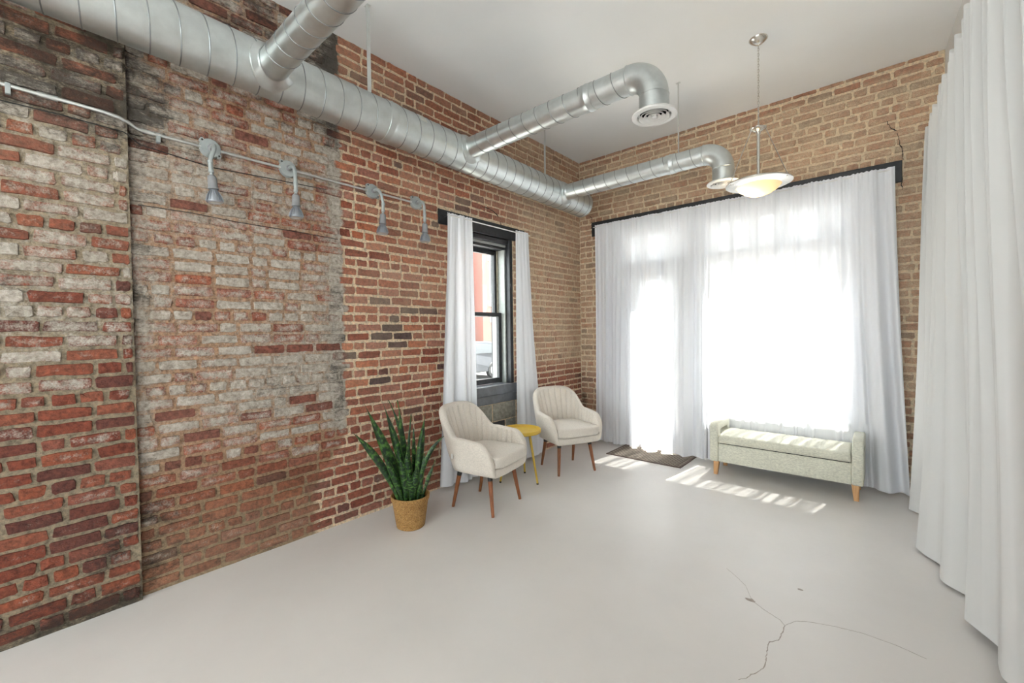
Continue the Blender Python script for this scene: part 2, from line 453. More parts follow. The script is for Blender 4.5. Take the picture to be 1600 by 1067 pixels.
def brick_wall(parent, wall, to_world, normal, u0, u1, z0, z1, holes, seed, proud=.0085, limit=300, base_z=0.):
    """to_world(u, d, z): d outwards from the wall face"""
    bricks = layout(u0, u1, z0, z1, holes, seed)
    sized = []
    for i, b in enumerate(bricks):
        c = Vector(to_world(b[0], 0, b[1])); q = proj(c)
        vis = q is not None and -40 < q[0] < 1640 and -30 < q[1] < 1097
        d = c-CAM_LOC
        sz = b[2]*b[3]*abs(d.normalized().dot(normal))/d.length_squared if vis else 0
        sized.append((sz, i))
    keep = set(i for s, i in sorted(sized, reverse=True)[:limit] if s > 0)
    rest = MB(); rc = []; rm = []
    for i, (u, z, bw, bh, rnd) in enumerate(bricks):
        v, f = brick_mesh(bw, bh, seed*10000+i, proud*(1+.5*(rnd-.5)))
        cols = []; ms = []
        for q_, (x, y, d) in enumerate(v):
            c, mk = style(wall, u+x*.6, z+y, rnd)
            if q_ < 24: mk = (max(0, mk[0]-.10), mk[1]+.03, mk[2])
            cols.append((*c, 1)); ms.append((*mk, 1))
        if i in keep:
            mb = MB(); o0 = Vector(to_world(u, 0, z))
            mb.add([Vector(to_world(u+x, d, z+y))-o0 for x, y, d in v], f)
            o = mb.build('brick', M_BRICK, parent, attrs={'col': cols, 'msk': ms}); o.location = o0
        else:
            rest.add([to_world(u+x, d, z+y) for x, y, d in v], f); rc += cols; rm += ms
    if rest.v:
        o = rest.build('brickwork', M_BRICK, parent, attrs={'col': rc, 'msk': rm}); o['kind'] = 'stuff'

def mortar_wall(name, wall, to_world, u0, u1, z0, z1, holes, boxes, step=.05, seed=0):
    us = sorted(set([u0, u1]+[x for h in holes for x in h[:2]])); zs = sorted(set([z0, z1]+[x for h in holes for x in h[2:]]))
    def fill(a):
        out = []
        for p, q in zip(a, a[1:]):
            k = max(1, round((q-p)/step)); out += [p+(q-p)*i/k for i in range(k)]
        return out+[a[-1]]
    us, zs = fill([x for x in us if u0 <= x <= u1]), fill([x for x in zs if z0 <= x <= z1])
    mb = MB(); idx = {}; cols = []; ms = []
    for i, u in enumerate(us):
        for k, z in enumerate(zs):
            d = -.001+.004*n3(u*9, z*9, seed)+.003*n3(u*31, z*31, seed)
            mb.v.append(tuple(to_world(u, d, z))); idx[i, k] = len(mb.v)-1
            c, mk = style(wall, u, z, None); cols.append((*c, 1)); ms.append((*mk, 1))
    for i in range(len(us)-1):
        for k in range(len(zs)-1):
            cu, cz = (us[i]+us[i+1])/2, (zs[k]+zs[k+1])/2
            if any(h[0] < cu < h[1] and h[2] < cz < h[3] for h in holes): continue
            mb.f.append((idx[i,k], idx[i+1,k], idx[i+1,k+1], idx[i,k+1]))
    for a, b in boxes:
        n = len(mb.v); mb.box(a, b)
        for p in mb.v[n:]:
            cols.append((.28,.12,.08,1)); ms.append((.1,.2,.2,1))
    return tag(mb.build(name, M_BRICK, attrs={'col': cols, 'msk': ms}), kind='structure')

# left wall (plane x = 0) with the street window
WY0, WY1, WZ0, WZ1 = -2.30, -1.40, .885, 2.462
LIN = (-2.445, -1.196, 2.462, 2.602)
LH = [(WY0, WY1, WZ0, WZ1)]
LHB = LH + [LIN, (WY0-.06, WY1+.03, -1, WZ0)]
tl = lambda u, d, z: (d, u, z)
PILY = -4.605
wl = mortar_wall('wall_left', 'left', tl, PILY, 0, 0, H, LH,
    [((-.3, PILY, -.15), (-.012, WY0, H)), ((-.3, WY1, -.15), (-.012, .3, H)), ((-.3, WY0, -.15), (-.012, WY1, WZ0-.03)), ((-.3, WY0, WZ1), (-.012, WY1, H))])
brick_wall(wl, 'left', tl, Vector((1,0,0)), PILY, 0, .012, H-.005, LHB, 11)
# the nearer, slightly proud pier of the left wall
PX = .042
tp = lambda u, d, z: (PX+d, u, z)
wp = mortar_wall('wall_pier', 'pil', tp, -6.4, PILY, 0, H, [], [((-.3, REAR-.3, -.15), (PX-.012, PILY, H))], seed=4)
brick_wall(wp, 'pil', tp, Vector((1,0,0)), -6.4, PILY-.004, .02, H-.005, [], 23, proud=.011)
# back wall (plane y = 0) with the shop front
SX0, SX1, SZ1 = .36, 3.08, 2.70
BH = [(SX0, SX1, 0, SZ1)]
BLIN = (.205, 3.232, 2.69, 2.873)
tb = lambda u, d, z: (u, -d, z)
wb = mortar_wall('wall_back', 'back', tb, 0, 3.49, 0, H, BH,
    [((-.3, .012, -.15), (SX0, .3, H)), ((SX1, .012, -.15), (3.8, .3, H)), ((SX0, .012, SZ1), (SX1, .3, H))], seed=2)
brick_wall(wb, 'back', tb, Vector((0,-1,0)), .01, 3.485, .03, H-.005, BH+[BLIN], 31)
# lintels
MB().box((-.25, LIN[0], LIN[2]), (.012, LIN[1], LIN[3])).build('lintel', M_BLACK, wl, bevel=.004)
MB().box((BLIN[0], -.03, BLIN[2]), (BLIN[1], .2, BLIN[3])).build('lintel', M_BLACK, wb, bevel=.004)
# concrete blocks under the street window
R2 = random.Random(3)
z = .0
rows = [(0, .10), (.10, .30), (.30, .50), (.50, .690)]
for r, (za, zb) in enumerate(rows):
    y = WY0-.05 - (.2 if r % 2 else 0)
    while y < WY1+.02:
        a, b = max(y, WY0-.05), min(y+.39, WY1+.02)
        if b-a > .03:
            dk = (r == 2 and a < -1.8 < b)
            MB().box((-.02, a+.005, za+.005), (.004+R2.uniform(0, .003), b-.005, zb-.006)).build('concrete_block', M_BLOCKDARK if dk else M_BLOCK, wl, bevel=.005)
        y += .40
# thin dark crack running up the back wall from the lintel's end, and a fine one left of it
def crack(pts, wd, mat, parent, plane, seed=1, name='crack'):
    rr = random.Random(seed); fine = []
    for (p, q) in zip(pts, pts[1:]):
        k = max(2, int(math.dist(p, q)/.012))
        for i in range(k): fine.append([p[j]+(q[j]-p[j])*i/k for j in range(2)])
    fine.append(list(pts[-1])); mb = MB(); L = []
    for i, p in enumerate(fine):
        e = min(1, .35+min(i, len(fine)-1-i)*.15)
        ww = wd*e*rr.uniform(.45, 1.3)/2; jx, jy = rr.uniform(-1, 1)*wd*.7, rr.uniform(-1, 1)*wd*.7
        q = fine[min(i+1, len(fine)-1)]; o = fine[max(i-1, 0)]
        tx, ty = q[0]-o[0], q[1]-o[1]; l = math.hypot(tx, ty) or 1
        nx, ny = -ty/l*ww, tx/l*ww
        L.append((p[0]+jx+nx, p[1]+jy+ny)); L.append((p[0]+jx-nx, p[1]+jy-ny))
    th = .0008
    lo = [plane(x, y, -.004) for x, y in L]; hi = [plane(x, y, th) for x, y in L]
    n = len(L); fs = []
    for i in range(0, n-2, 2):
        fs.append((n+i, n+i+1, n+i+3, n+i+2)); fs.append((i, i+2, n+i+2, n+i)); fs.append((i+1, n+i+1, n+i+3, i+3))
    mb.add(lo+hi, fs); return mb.build(name, mat, parent)
pb = lambda x, y, d: (x, -.008-d, y)
crack([(3.12,3.27),(3.15,3.188),(3.20,3.123),(3.212,3.037),(3.236,2.95),(3.238,2.87)], .006, M_CRACK, wb, pb, 5)
crack([(3.238,2.741),(3.228,2.662),(3.244,2.604)], .006, M_CRACK, wb, pb, 6)
crack([(.165,2.98),(.195,2.94),(.198,2.74)], .008, M_CRACK, wb, pb, 8)
pl_ = lambda x, y, d: (.007+d, x, y)
crack([(-1.95,2.73),(-1.80,2.74),(-1.72,2.73),(-1.64,2.70),(-1.60,2.64),(-1.58,2.60)], .007, M_CRACK, wl, pl_, 9)
pf = lambda x, y, d: (x, y, d)
crack([(2.674,-3.103),(2.696,-3.075),(2.744,-2.955),(2.733,-2.859),(2.729,-2.775),(2.76,-2.733),(2.764,-2.605),(2.736,-2.568)], .0042, M_FCRACK, FLOOR, pf, 12)
crack([(2.764,-2.60),(2.80,-2.53),(2.839,-2.50),(2.95,-2.455),(3.057,-2.429),(3.17,-2.432),(3.271,-2.456)], .002, M_FCRACK, FLOOR, pf, 13)
crack([(2.736,-2.568),(2.66,-2.53),(2.597,-2.485),(2.539,-2.361),(2.47,-2.29),(2.408,-2.24)], .0013, M_FCRACK, FLOOR, pf, 14)
for cx, cy, s in ((2.590,-2.487,.026), (2.777,-2.21,.018)):
    rr = random.Random(int(cx*1000)); n = 9
    ring = [(cx+s*rr.uniform(.5, 1.1)*math.cos(2*PI*k/n), cy+.7*s*rr.uniform(.5, 1.1)*math.sin(2*PI*k/n)) for k in range(n)]
    MB().loft([[(x, y, -.003) for x, y in ring], [(x, y, .0008) for x, y in ring]], True, True).build('paint_chip', M_FCRACK, FLOOR)

# ------------------------------------------------------------------ unseen windows behind the camera, added to brighten the room
def fill_window(name, p0, p1, z0, z1):
    p0, p1 = Vector((*p0, 0)), Vector((*p1, 0)); d = (p1-p0).normalized(); nn = Vector((-d.y, d.x, 0)); L = (p1-p0).length
    wn = empty(name, ((p0+p1)/2)+Vector((0,0,z0))); tag(wn, kind='structure')
    def bar(u0, u1, za, zb, th, nm, mt):
        c = [p0+d*u+nn*s_ for u, s_ in ((u0,-th),(u1,-th),(u1,th),(u0,th))]
        vs = [(*(q-wn.location).xy, z-z0) for z in (za, zb) for q in c]
        MB().add(vs, [(0,3,2,1),(4,5,6,7),(0,1,5,4),(1,2,6,5),(2,3,7,6),(3,0,4,7)]).build(nm, mt, wn)
    n = 3
    for i in range(n+1):
        u = min(max(L*i/n, .03), L-.03); bar(u-.03, u+.03, z0, z1, .03, 'frame_post', M_WHITEPLASTIC)
    for i in range(n):
        a, b = L*i/n+.06*(i == 0)+.03*(i > 0), L*(i+1)/n-.06*(i == n-1)-.03*(i < n-1)
        bar(a, b, z0, z0+.06, .03, 'bottom_rail', M_WHITEPLASTIC); bar(a, b, z1-.06, z1, .03, 'top_rail', M_WHITEPLASTIC)
        bar(a, b, z0+.06, z1-.06, .002, 'pane', M_GLASS)
fill_window('added_fill_window_right', (wallX(RW[0])+.15, RW[0]), (wallX(RW[1])+.15, RW[1]), RW[2], RW[3])
fill_window('added_fill_window_rear', (BW[0], REAR-.15), (BW[1], REAR-.15), BW[2], BW[3])

# ------------------------------------------------------------------ street window (double hung)
win = empty('window_1', (-.1, (WY0+WY1)/2, WZ0)); tag(win, kind='structure')
def wpart(name, mb, mat, parent=None, **k):
    par = parent or win
    off = win.location if parent is None else win.location
    mb.v = [(p[0]-off[0], p[1]-off[1], p[2]-off[2]) for p in mb.v]
    return mb.build(name, mat, par, **k)
wpart('window_sill', MB().box((-.28, WY0-.05, WZ0-.10), (.028, WY1+.03, WZ0-.002)), M_SILL, bevel=.006)
wpart('sill_apron', MB().box((-.2, WY0-.05, .692), (.014, WY1+.03, WZ0-.10)), M_SILL, bevel=.006)
for y0, y1 in ((WY0+.001, WY0+.05), (WY1-.05, WY1-.001)):
    wpart('jamb', MB().box((-.29, y0, WZ0), (.003, y1, WZ1-.002)), M_BLACK, bevel=.004)
wpart('head_casing', MB().box((-.29, WY0+.05, WZ1-.05), (-.02, WY1-.05, WZ1-.002)), M_BLACK, bevel=.004)
wpart('head_moulding', MB().box((-.29, WY0+.05, WZ1-.075), (-.05, WY1-.05, WZ1-.05)), M_FRAMEGREY, bevel=.004)
wpart('head_stop', MB().box((-.29, WY0+.05, WZ1-.105), (-.07, WY1-.05, WZ1-.075)), M_BLACK, bevel=.004)
a, b = WY0+.05, WY1-.05
wpart('sash_track', MB().box((-.25, b-.022, WZ0), (-.055, b, WZ1-.105)), M_FRAMEGREY, bevel=.003)
wpart('sash_track', MB().box((-.25, a, WZ0), (-.055, a+.022, WZ1-.105)), M_FRAMEGREY, bevel=.003)
wpart('stop_bead', MB().box((-.175, b-.036, 1.66), (-.15, b-.022, WZ1-.105)), M_FRAMETAN, bevel=.002)
a += .022; b -= .022
def sash(x0, x1, z0, z1, st, rt, rb):
    s = wpart('sash', MB().box((x0, a, z0), (x1, a+st, z1)).box((x0, b-st, z0), (x1, b, z1)).box((x0, a+st, z0), (x1, b-st, z0+rb)).box((x0, a+st, z1-rt), (x1, b-st, z1)), M_BLACK, bevel=.003)
    xm = (x0+x1)/2
    wpart('pane', MB().box((xm-.002, a+st, z0+rb), (xm+.002, b-st, z1-rt)), M_GLASS, s)
sash(-.205, -.165, 1.62, WZ1-.105, .045, .05, .04)
sash(-.150, -.110, WZ0+.005, 1.665, .045, .042, .055)

# ------------------------------------------------------------------ shop front: door, transoms, big window
GY = .06
shop = empty('window_2', (1.7, GY, 0)); tag(shop, kind='structure')
def spart(name, mb, mat, parent=None, base=None, **k):
    off = (base or shop).location
    mb.v = [(p[0]-off[0], p[1]-off[1], p[2]-off[2]) for p in mb.v]
    return mb.build(name, mat, parent or shop, **k)
fy0, fy1 = .03, .10
DX0, DX1, BX0, BX1 = .70, 1.415, 1.64, 2.90
TZ0, TZ1 = 2.19, 2.30
SILL = .62
spart('frame_post', MB().box((SX0, fy0, 0), (DX0-.02, fy1, SZ1)), M_BLACK)
spart('frame_post', MB().box((DX1+.02, fy0, 0), (BX0, fy1, SZ1)), M_BLACK)
spart('frame_post', MB().box((BX1, fy0, 0), (SX1, fy1, SZ1)), M_BLACK)
spart('transom_bar', MB().box((DX0-.02, fy0, TZ0), (DX1+.02, fy1, TZ1)), M_BLACK)
spart('transom_bar', MB().box((BX0, fy0, TZ0), (BX1, fy1, TZ1)), M_BLACK)
spart('head_rail', MB().box((DX0-.02, fy0, 2.62), (DX1+.02, fy1, SZ1)), M_BLACK)
spart('head_rail', MB().box((BX0, fy0, 2.62), (BX1, fy1, SZ1)), M_BLACK)
spart('stall_riser', MB().box((BX0, fy0, 0), (BX1, .28, SILL-.03)), M_BLACK)
spart('sill', MB().box((BX0, -.0, SILL-.03), (BX1, .28, SILL)), M_BLACK)
for x0, x1, z0, z1 in ((DX0-.02, DX1+.02, TZ1, 2.62), (BX0, BX1, TZ1, 2.62), (BX0, BX1, SILL, TZ0)):
    spart('pane', MB().box((x0, GY-.003, z0), (x1, GY+.003, z1)), M_GLASS)
door = empty('door_1', (DX0, GY, 0)); tag(door, kind='structure')
dd = dict(base=door, parent=door)
spart('stile', MB().box((DX0-.018, .038, .012), (DX0+.11, .085, TZ0-.003)), M_BLACK, **dd)
spart('stile', MB().box((DX1-.11, .038, .012), (DX1+.018, .085, TZ0-.003)), M_BLACK, **dd)
spart('top_rail', MB().box((DX0+.11, .038, TZ0-.13), (DX1-.11, .085, TZ0-.003)), M_BLACK, **dd)
spart('bottom_rail', MB().box((DX0+.11, .038, .012), (DX1-.11, .085, .24)), M_BLACK, **dd)
spart('pane', MB().box((DX0+.11, GY-.003, .24), (DX1-.11, GY+.003, TZ0-.13)), M_GLASS, **dd)
spart('handle', MB().tube([(DX1-.05, .036, .95), (DX1-.05, .0, .95), (DX1-.05, .0, 1.2), (DX1-.05, .036, 1.2)], .009), M_NICKEL, smooth=True, **dd)

# ------------------------------------------------------------------ outdoors
M_PAVE = plain('sidewalk_concrete', (.30,.29,.28), .9, 0, .1, 3)
M_ROAD = plain('asphalt', (.13,.13,.13), .9, 0, .12, 6)
def xbrick(name, c1, c2, mc, s=4.5):
    t = NT(name); g = t.node('ShaderNodeTexBrick'); sp = t.node('ShaderNodeSeparateXYZ'); t.link(t.pos(), sp.inputs[0])
    cb = t.node('ShaderNodeCombineXYZ'); t.link(t.math('ADD', sp.outputs[0], sp.outputs[1]), cb.inputs[0]); t.link(sp.outputs[2], cb.inputs[1])
    t.link(cb.outputs[0], g.inputs['Vector']); g.inputs['Scale'].default_value = s
    g.inputs['Color1'].default_value = c4(c1); g.inputs['Color2'].default_value = c4(c2); g.inputs['Mortar'].default_value = c4(mc)
    t.link(g.outputs[0], t.p.inputs['Base Color']); t.p.inputs['Roughness'].default_value = .9; return t.m
M_XRED = xbrick('far_red_brick', (.34,.15,.125), (.31,.13,.11), (.36,.22,.18))
M_XTAN = xbrick('far_tan_brick', (.46,.36,.26), (.40,.31,.23), (.48,.42,.34))
M_XWHITE = plain('far_white_trim', (.75,.74,.72), .7)
M_XGLASS = plain('far_window_glass', (.03,.035,.04), .5)
tag(MB().box((-3.2, -14, -.55), (26, 26, -.16)).build('sidewalk', M_PAVE), kind='structure')
tag(MB().box((-40, -14, -.75), (-3.2, 40, -.55)).build('street', M_ROAD), kind='structure')
def building(name, label, x0, x1, y0, y1, hgt, mat, face, wins, roof=.3):
    b = empty(name, ((x0+x1)/2, (y0+y1)/2, -.55)); tag(b, label, 'building')
    def p(nm, mb, mt, par=None):
        mb.v = [(q[0]-b.location[0], q[1]-b.location[1], q[2]-b.location[2]) for q in mb.v]
        return mb.build(nm, mt, par or b)
    p('wall', MB().box((x0, y0, -.55), (x1, y1, hgt)), mat)
    p('cornice', MB().box((x0-.15, y0-.15, hgt), (x1+.15, y1+.15, hgt+roof)), M_XWHITE)
    for (c, z0, ww, hh) in wins:
        def bx(a, e, d0, d1, za, zb):
            if face == 'x': return MB().box((x1+d0, a, za), (x1+d1, e, zb))
            return MB().box((a, y0-d1, za), (e, y0-d0, zb))
        wd = p('window', bx(c-ww/2, c+ww/2, -.02, .03, z0, z0+hh), M_XWHITE)
        p('pane', bx(c-ww/2+.1, c+ww/2-.1, .03, .045, z0+.1, z0+hh/2-.04), M_XGLASS, wd)
        p('pane', bx(c-ww/2+.1, c+ww/2-.1, .03, .045, z0+hh/2+.04, z0+hh-.1), M_XGLASS, wd)
        p('window_head', bx(c-ww/2-.12, c+ww/2+.12, 0, .1, z0+hh, z0+hh+.28), M_XWHITE)
        p('window_ledge', bx(c-ww/2-.1, c+ww/2+.1, 0, .12, z0-.14, z0), M_XWHITE)
building('row_house', 'red brick row house with tall white-trimmed windows across the side street', -19, -13, 11.2, 21, 7.5, M_XRED, 'x', [(12.2, 3.0, .95, 2.3), (14.6, 3.0, .95, 2.3), (12.3, -.2, .95, 2.2), (14.6, -.2, .95, 2.2)])
building('corner_house', 'red brick house left of the row house, half hidden by the window curtain', -19, -13.4, 1.5, 10.3, 8.5, M_XRED, 'x', [(9.3, 3.0, .9, 2.2), (7.3, 3.0, .9, 2.2), (9.3, .2, .9, 1.9), (7.3, .2, .9, 1.9)])
building('set_back_house', 'tan brick house seen in the gap between the red houses', -25, -19.4, 10.0, 17, 5.0, M_XTAN, 'x', [(14.5, 1.2, .9, 1.7)])
building('shop_row', 'low brick building across the front street behind the sheer curtains', -2, 16, 19, 27, 4.6, M_XTAN, 'y', [(0.5+2.6*k, 1.4, 1.1, 1.9) for k in range(6)])
# hedge
hd = MB(); rr = random.Random(5)
for k in range(900):
    c = Vector((-12.45+rr.uniform(-.4, .4), rr.uniform(8.4, 11.0), rr.uniform(-.5, 1.0)))
    if c.z > .5+.4*n3(c.y*1.5, c.x, 0)+.2: continue
    d1 = Vector((rr.uniform(-1,1), rr.uniform(-1,1), rr.uniform(-1,1))).normalized()*.13; d2 = d1.orthogonal().normalized()*.08
    hd.add([c-d1, c+d2, c+d1, c-d2], [(0,1,2,3)])
sh = empty('street_shrub', (-12.45, 9.7, -.55)); tag(sh, 'green leafy shrub behind the parked car outside the side window', 'shrub')
hd.v = [(p[0]+12.45, p[1]-9.7, p[2]+.55) for p in hd.v]
f_ = hd.build('foliage', plain('shrub_leaf', (.08,.15,.04), .6, 0, .3, 4), sh); f_['kind'] = 'stuff'
MB().tube([(0,0,0),(0,.1,.5),(.1,.1,.9)], [.06,.05,.02], 8).build('stem', M_WALNUT, sh)
# parked car
car = empty('parked_car', (-10.7, 7.25, -.55)); tag(car, 'silver grey car parked across the side street outside the window', 'car')
M_CAR = plain('car_paint', (.035,.038,.045), .4, .0, .04); M_TYRE = plain('tyre', (.02,.02,.02), .8); M_RIM = plain('alloy_rim', (.7,.7,.7), .35, .6)
prof = [(-2.2,.35),(-2.25,.75),(-2.15,.98),(-1.2,1.10),(-.55,1.55),(-.2,1.62),(1.3,1.60),(1.75,1.48),(2.15,1.02),(2.25,.8),(2.2,.35),(1.75,.3),(-1.75,.3)]
rings = [[(s*x_, y, z) for y, z in [(yy, zz if zz < 1.05 else zz) for yy, zz in prof]] for s, x_ in ((1, -.88), (1, .88))]
cb = MB(); n = len(prof)
def shrink(x): return [((x*(.80 if z > 1.2 else (.98 if z > .9 else 1))), y, z) for y, z in prof]
cb.loft([shrink(-.88), shrink(-.6), shrink(.6), shrink(.88)], True, True); cb.build('body', M_CAR, car, bevel=.05)
for s in (-1, 1):
    MB().add([(s*.80,-1.0,1.10),(s*.80,1.85,1.10),(s*.725,1.5,1.46),(s*.725,-.5,1.50),(s*.83,-1.0,1.10),(s*.83,1.85,1.10),(s*.74,1.5,1.46),(s*.74,-.5,1.50)],
             [(0,1,2,3),(7,6,5,4),(0,4,5,1),(1,5,6,2),(2,6,7,3),(3,7,4,0)]).build('side_window', M_XGLASS, car)
    for y in (-1.38, 1.38):
        wh = MB().lathe([(.18,-.1),(.34,-.1),(.35,-.05),(.35,.05),(.34,.1),(.18,.1)], n=20, cap=True).xform(Matrix.Translation((s*.80, y, .35)) @ Matrix.Rotation(PI/2, 4, 'Y')).build('wheel', M_TYRE, car, smooth=True)
        MB().lathe([(.2,-.11),(.23,-.09),(.23,.09),(.2,.11)], n=16, cap=True).xform(Matrix.Translation((s*.80, y, .35)) @ Matrix.Rotation(PI/2, 4, 'Y')).build('rim', M_RIM, wh)
    MB().box((s*.55-.15, 2.2, .78), (s*.55+.15, 2.26, .95)).build('light', plain('tail_light', (.5,.03,.02), .3) if s == 1 else bpy.data.materials['tail_light'], car) if s == 1 else MB().box((s*.55-.15, 2.2, .78), (s*.55+.15, 2.26, .95)).build('light', bpy.data.materials.get('tail_light') or plain('tail_light', (.5,.03,.02), .3), car)

# ------------------------------------------------------------------ curtains
def curtain(name, label, group, A, B, ztop, zbot, mat, seed, out=(0,-1), fullness=1.0, flare0=(0,0), flare1=(0,0), hemwave=.012, amp=.022, nu=360, nv=44, base_push=None, band=True):
    """cloth hung from A to B (xy); out is the direction towards the room; the flares move the bottom corners"""
    rr = random.Random(seed); L = math.dist(A, B)
    comps = [(rr.uniform(.7, 1.3)/wl_, rr.random()*2*PI, a_, rr.uniform(-.6, .6)) for wl_, a_ in ((.34, .8), (.21, .8), (.15, .65), (.105, .6), (.07, .42), (.048, .25))]
    fine = [(1/wl_, rr.random()*2*PI, a_) for wl_, a_ in ((.045, .5), (.031, .45), (.023, .35))]
    ph = rr.random()*50
    vs = []; fs = []
    for j in range(nv+1):
        t = j/nv; t2 = t**1.3
        for i in range(nu+1):
            s = i/nu*L
            warp = s + .05*n3(s*2.2, ph, t*.5)
            big = sum(a_*math.sin(2*PI*f_*warp+p_+dr*t*1.6) for f_, p_, a_, dr in comps)
            big *= .75+.5*n3(s*3., ph+3, 0)
            fi = sum(a_*math.sin(2*PI*f_*warp+p_) for f_, p_, a_ in fine)
            g = amp*big*(.28+.72*min(1, t*2.4))*(1+.25*t) + .0055*fi*max(0, 1-t*4.5)
            if band and t < .028: g *= .4+ .6*abs(t-.014)/.014
            x = A[0]+(B[0]-A[0])*i/nu; y = A[1]+(B[1]-A[1])*i/nu
            k = i/nu
            fx = flare0[0]*(1-k)**2+flare1[0]*k**2; fy = flare0[1]*(1-k)**2+flare1[1]*k**2
            sag = .02+.015*big*0
            lat = .012*math.sin(2*PI*warp/.17+ph)*t
            dx, dy = (B[0]-A[0])/L, (B[1]-A[1])/L
            x += out[0]*(g+.01*t)+fx*t2+dx*lat; y += out[1]*(g+.01*t)+fy*t2+dy*lat
            zz = ztop+(zbot+hemwave*n3(s*4, ph, 7)-ztop)*t
            if base_push:      # the bench pushes the cloth back
                bp = sstep(1.70, 1.80, x)*(1-sstep(3.0, 3.10, x))*(1-sstep(.50, .62, zz)); y = y+(max(y, -.066+.012*(big > 0))-y)*bp
            if j == 0: zz += .002*math.sin(2*PI*s/.03)+.002*fi
            vs.append((x, y, zz))
    for j in range(nv):
        for i in range(nu):
            a = j*(nu+1)+i; fs.append((a, a+1, a+nu+2, a+nu+1))
    o0 = Vector(((A[0]+B[0])/2, (A[1]+B[1])/2, zbot))
    mb = MB(); mb.add([(p[0]-o0[0], p[1]-o0[1], p[2]-o0[2]) for p in vs], fs)
    o = mb.build(name, mat, None, smooth=True); o.location = o0
    try: o.data.set_sharp_from_angle(angle=PI)
    except Exception: pass
    return tag(o, label, 'curtain', group)
curtain('sheer_curtain', 'white sheer curtain panel over the glass door, left of the shop window', 'sheer curtains on the back wall',
        (.285, -.085), (1.673, -.085), 2.815, .022, M_SHEER, 3, amp=.030, flare0=(-.01, .0), flare1=(.0, -.01), hemwave=.006)
curtain('sheer_curtain', 'wide white sheer curtain panel behind the bench, on the back wall', 'sheer curtains on the back wall',
        (1.670, -.088), (3.185, -.085), 2.815, .022, M_SHEER, 8, amp=.030, base_push='bench', flare1=(.12, -.02), hemwave=.02)
rod = empty('curtain_rod', (1.73, -.085, 2.79)); tag(rod, 'slim white curtain rod holding the sheers on the back wall', 'curtain rod')
MB().tube([(-1.47,0,0),(1.45,0,0)], .004, 8).build('tube', M_WHITEPLASTIC, rod, smooth=True)
for x in (-1.44, 1.44): MB().tube([(x,0,0),(x,.06,0)], .006, 6).build('bracket', M_BLACK, rod)
curtain('window_curtain', 'narrow white curtain left of the side window, behind the nearer armchair', 'curtains of the side window',
        (.085, -2.40), (.085, -2.09), 2.56, .035, M_SHEER2, 14, out=(1,0), flare0=(.02, -.15), flare1=(.02, -.02), amp=.02, nu=120)
curtain('window_curtain', 'narrow white curtain right of the side window, behind the yellow table', 'curtains of the side window',
        (.085, -1.43), (.085, -1.20), 2.56, .035, M_SHEER2, 19, out=(1,0), flare0=(.02, -.04), flare1=(.02, .22), amp=.02, nu=120)
rod = empty('curtain_rod', (.085, -1.8, 2.535)); tag(rod, 'thin white curtain rod spanning the side window', 'curtain rod')
MB().tube([(0,-.60,0),(0,.61,0)], .006, 8).build('tube', M_WHITEPLASTIC, rod, smooth=True)
for y in (-.59, .59): MB().tube([(0,y,0),(-.07,y,0)], .006, 6).build('bracket', M_BLACK, rod)
# the heavy white drape along the right wall
basepts = [(0,3.405),(.08,3.40),(.4,3.41),(1.2,3.435),(2.0,3.46),(3.0,3.53),(4.6,3.62)]
botpts = [(.0,3.30),(.35,3.29),(.6,3.335),(.9,3.33),(1.3,3.345),(1.75,3.41),(2.2,3.49),(2.8,3.52),(4.6,3.60)]
def interp(p, x):
    for (a, b), (c, d) in zip(p, p[1:]):
        if x <= c: return b+(d-b)*(max(x, a)-a)/(c-a)
    return p[-1][1]
def drape():
    rr = random.Random(21); nu, nv = 900, 48; L = 4.4; vs = []; fs = []
    pleat = .155
    for j in range(nv+1):
        t = j/nv
        for i in range(nu+1):
            k = i/nu; s = k*L
            w_ = s+.07*n3(s*1.7, 5, 0)+.03*n3(s*4, 1, t)
            yy = .09+s
            # leading edge swings towards the room at the foot
            yb = .47+(s*(L-.38)/L)
            y = yy+(yb-yy)*sstep(0, 1, t)
            x = interp(basepts, yy)+(interp(botpts, yb)-interp(basepts, yy))*(t**1.2)
            c1 = math.sin(2*PI*w_/pleat); c2 = math.sin(2*PI*w_/.46+2+1.0*t); c3 = math.sin(2*PI*w_/.95+.8*t+.6)
            sharp = math.copysign(abs(c1)**.7, c1)
            g = .044*sharp*(1-.93*sstep(0, .95, t))+.052*c2*(.15+.85*t)*(.8+.3*n3(s*2, 9, 0))+.045*c3*t
            x -= g-.012
            y += .028*math.cos(2*PI*w_/pleat)*(1-.95*t)+.02*n3(s*3, 2, t)*t
            z0 = 3.055+.020*math.sin(2*PI*w_/pleat+1)*1.0
            zb = .018+.02*max(0, n3(s*1.4, 4, 0))+.03*sstep(1.4, 2.0, s)
            lim = wallX(-y)-.015
            vs.append((min(x, lim-.02+.02*n3(s*8, 0, t)), -y, z0+(zb-z0)*t))
    for j in range(nv):
        for i in range(nu):
            a = j*(nu+1)+i; fs.append((a, a+nu+1, a+nu+2, a+1))
    mb = MB(); o0 = (3.45, -2.2, .02); mb.add([(p[0]-o0[0], p[1]-o0[1], p[2]-o0[2]) for p in vs], fs)
    o = mb.build('wall_drape', M_DRAPE, None, smooth=True); o.location = o0
    try: o.data.set_sharp_from_angle(angle=PI)
    except Exception: pass
    tag(o, 'long opaque white drape hanging in deep folds along the right wall', 'curtain')
drape()
rod = empty('curtain_rail', (3.47, -2.3, 3.02)); tag(rod, 'white ceiling-height rail carrying the drape on the right wall', 'curtain rail')
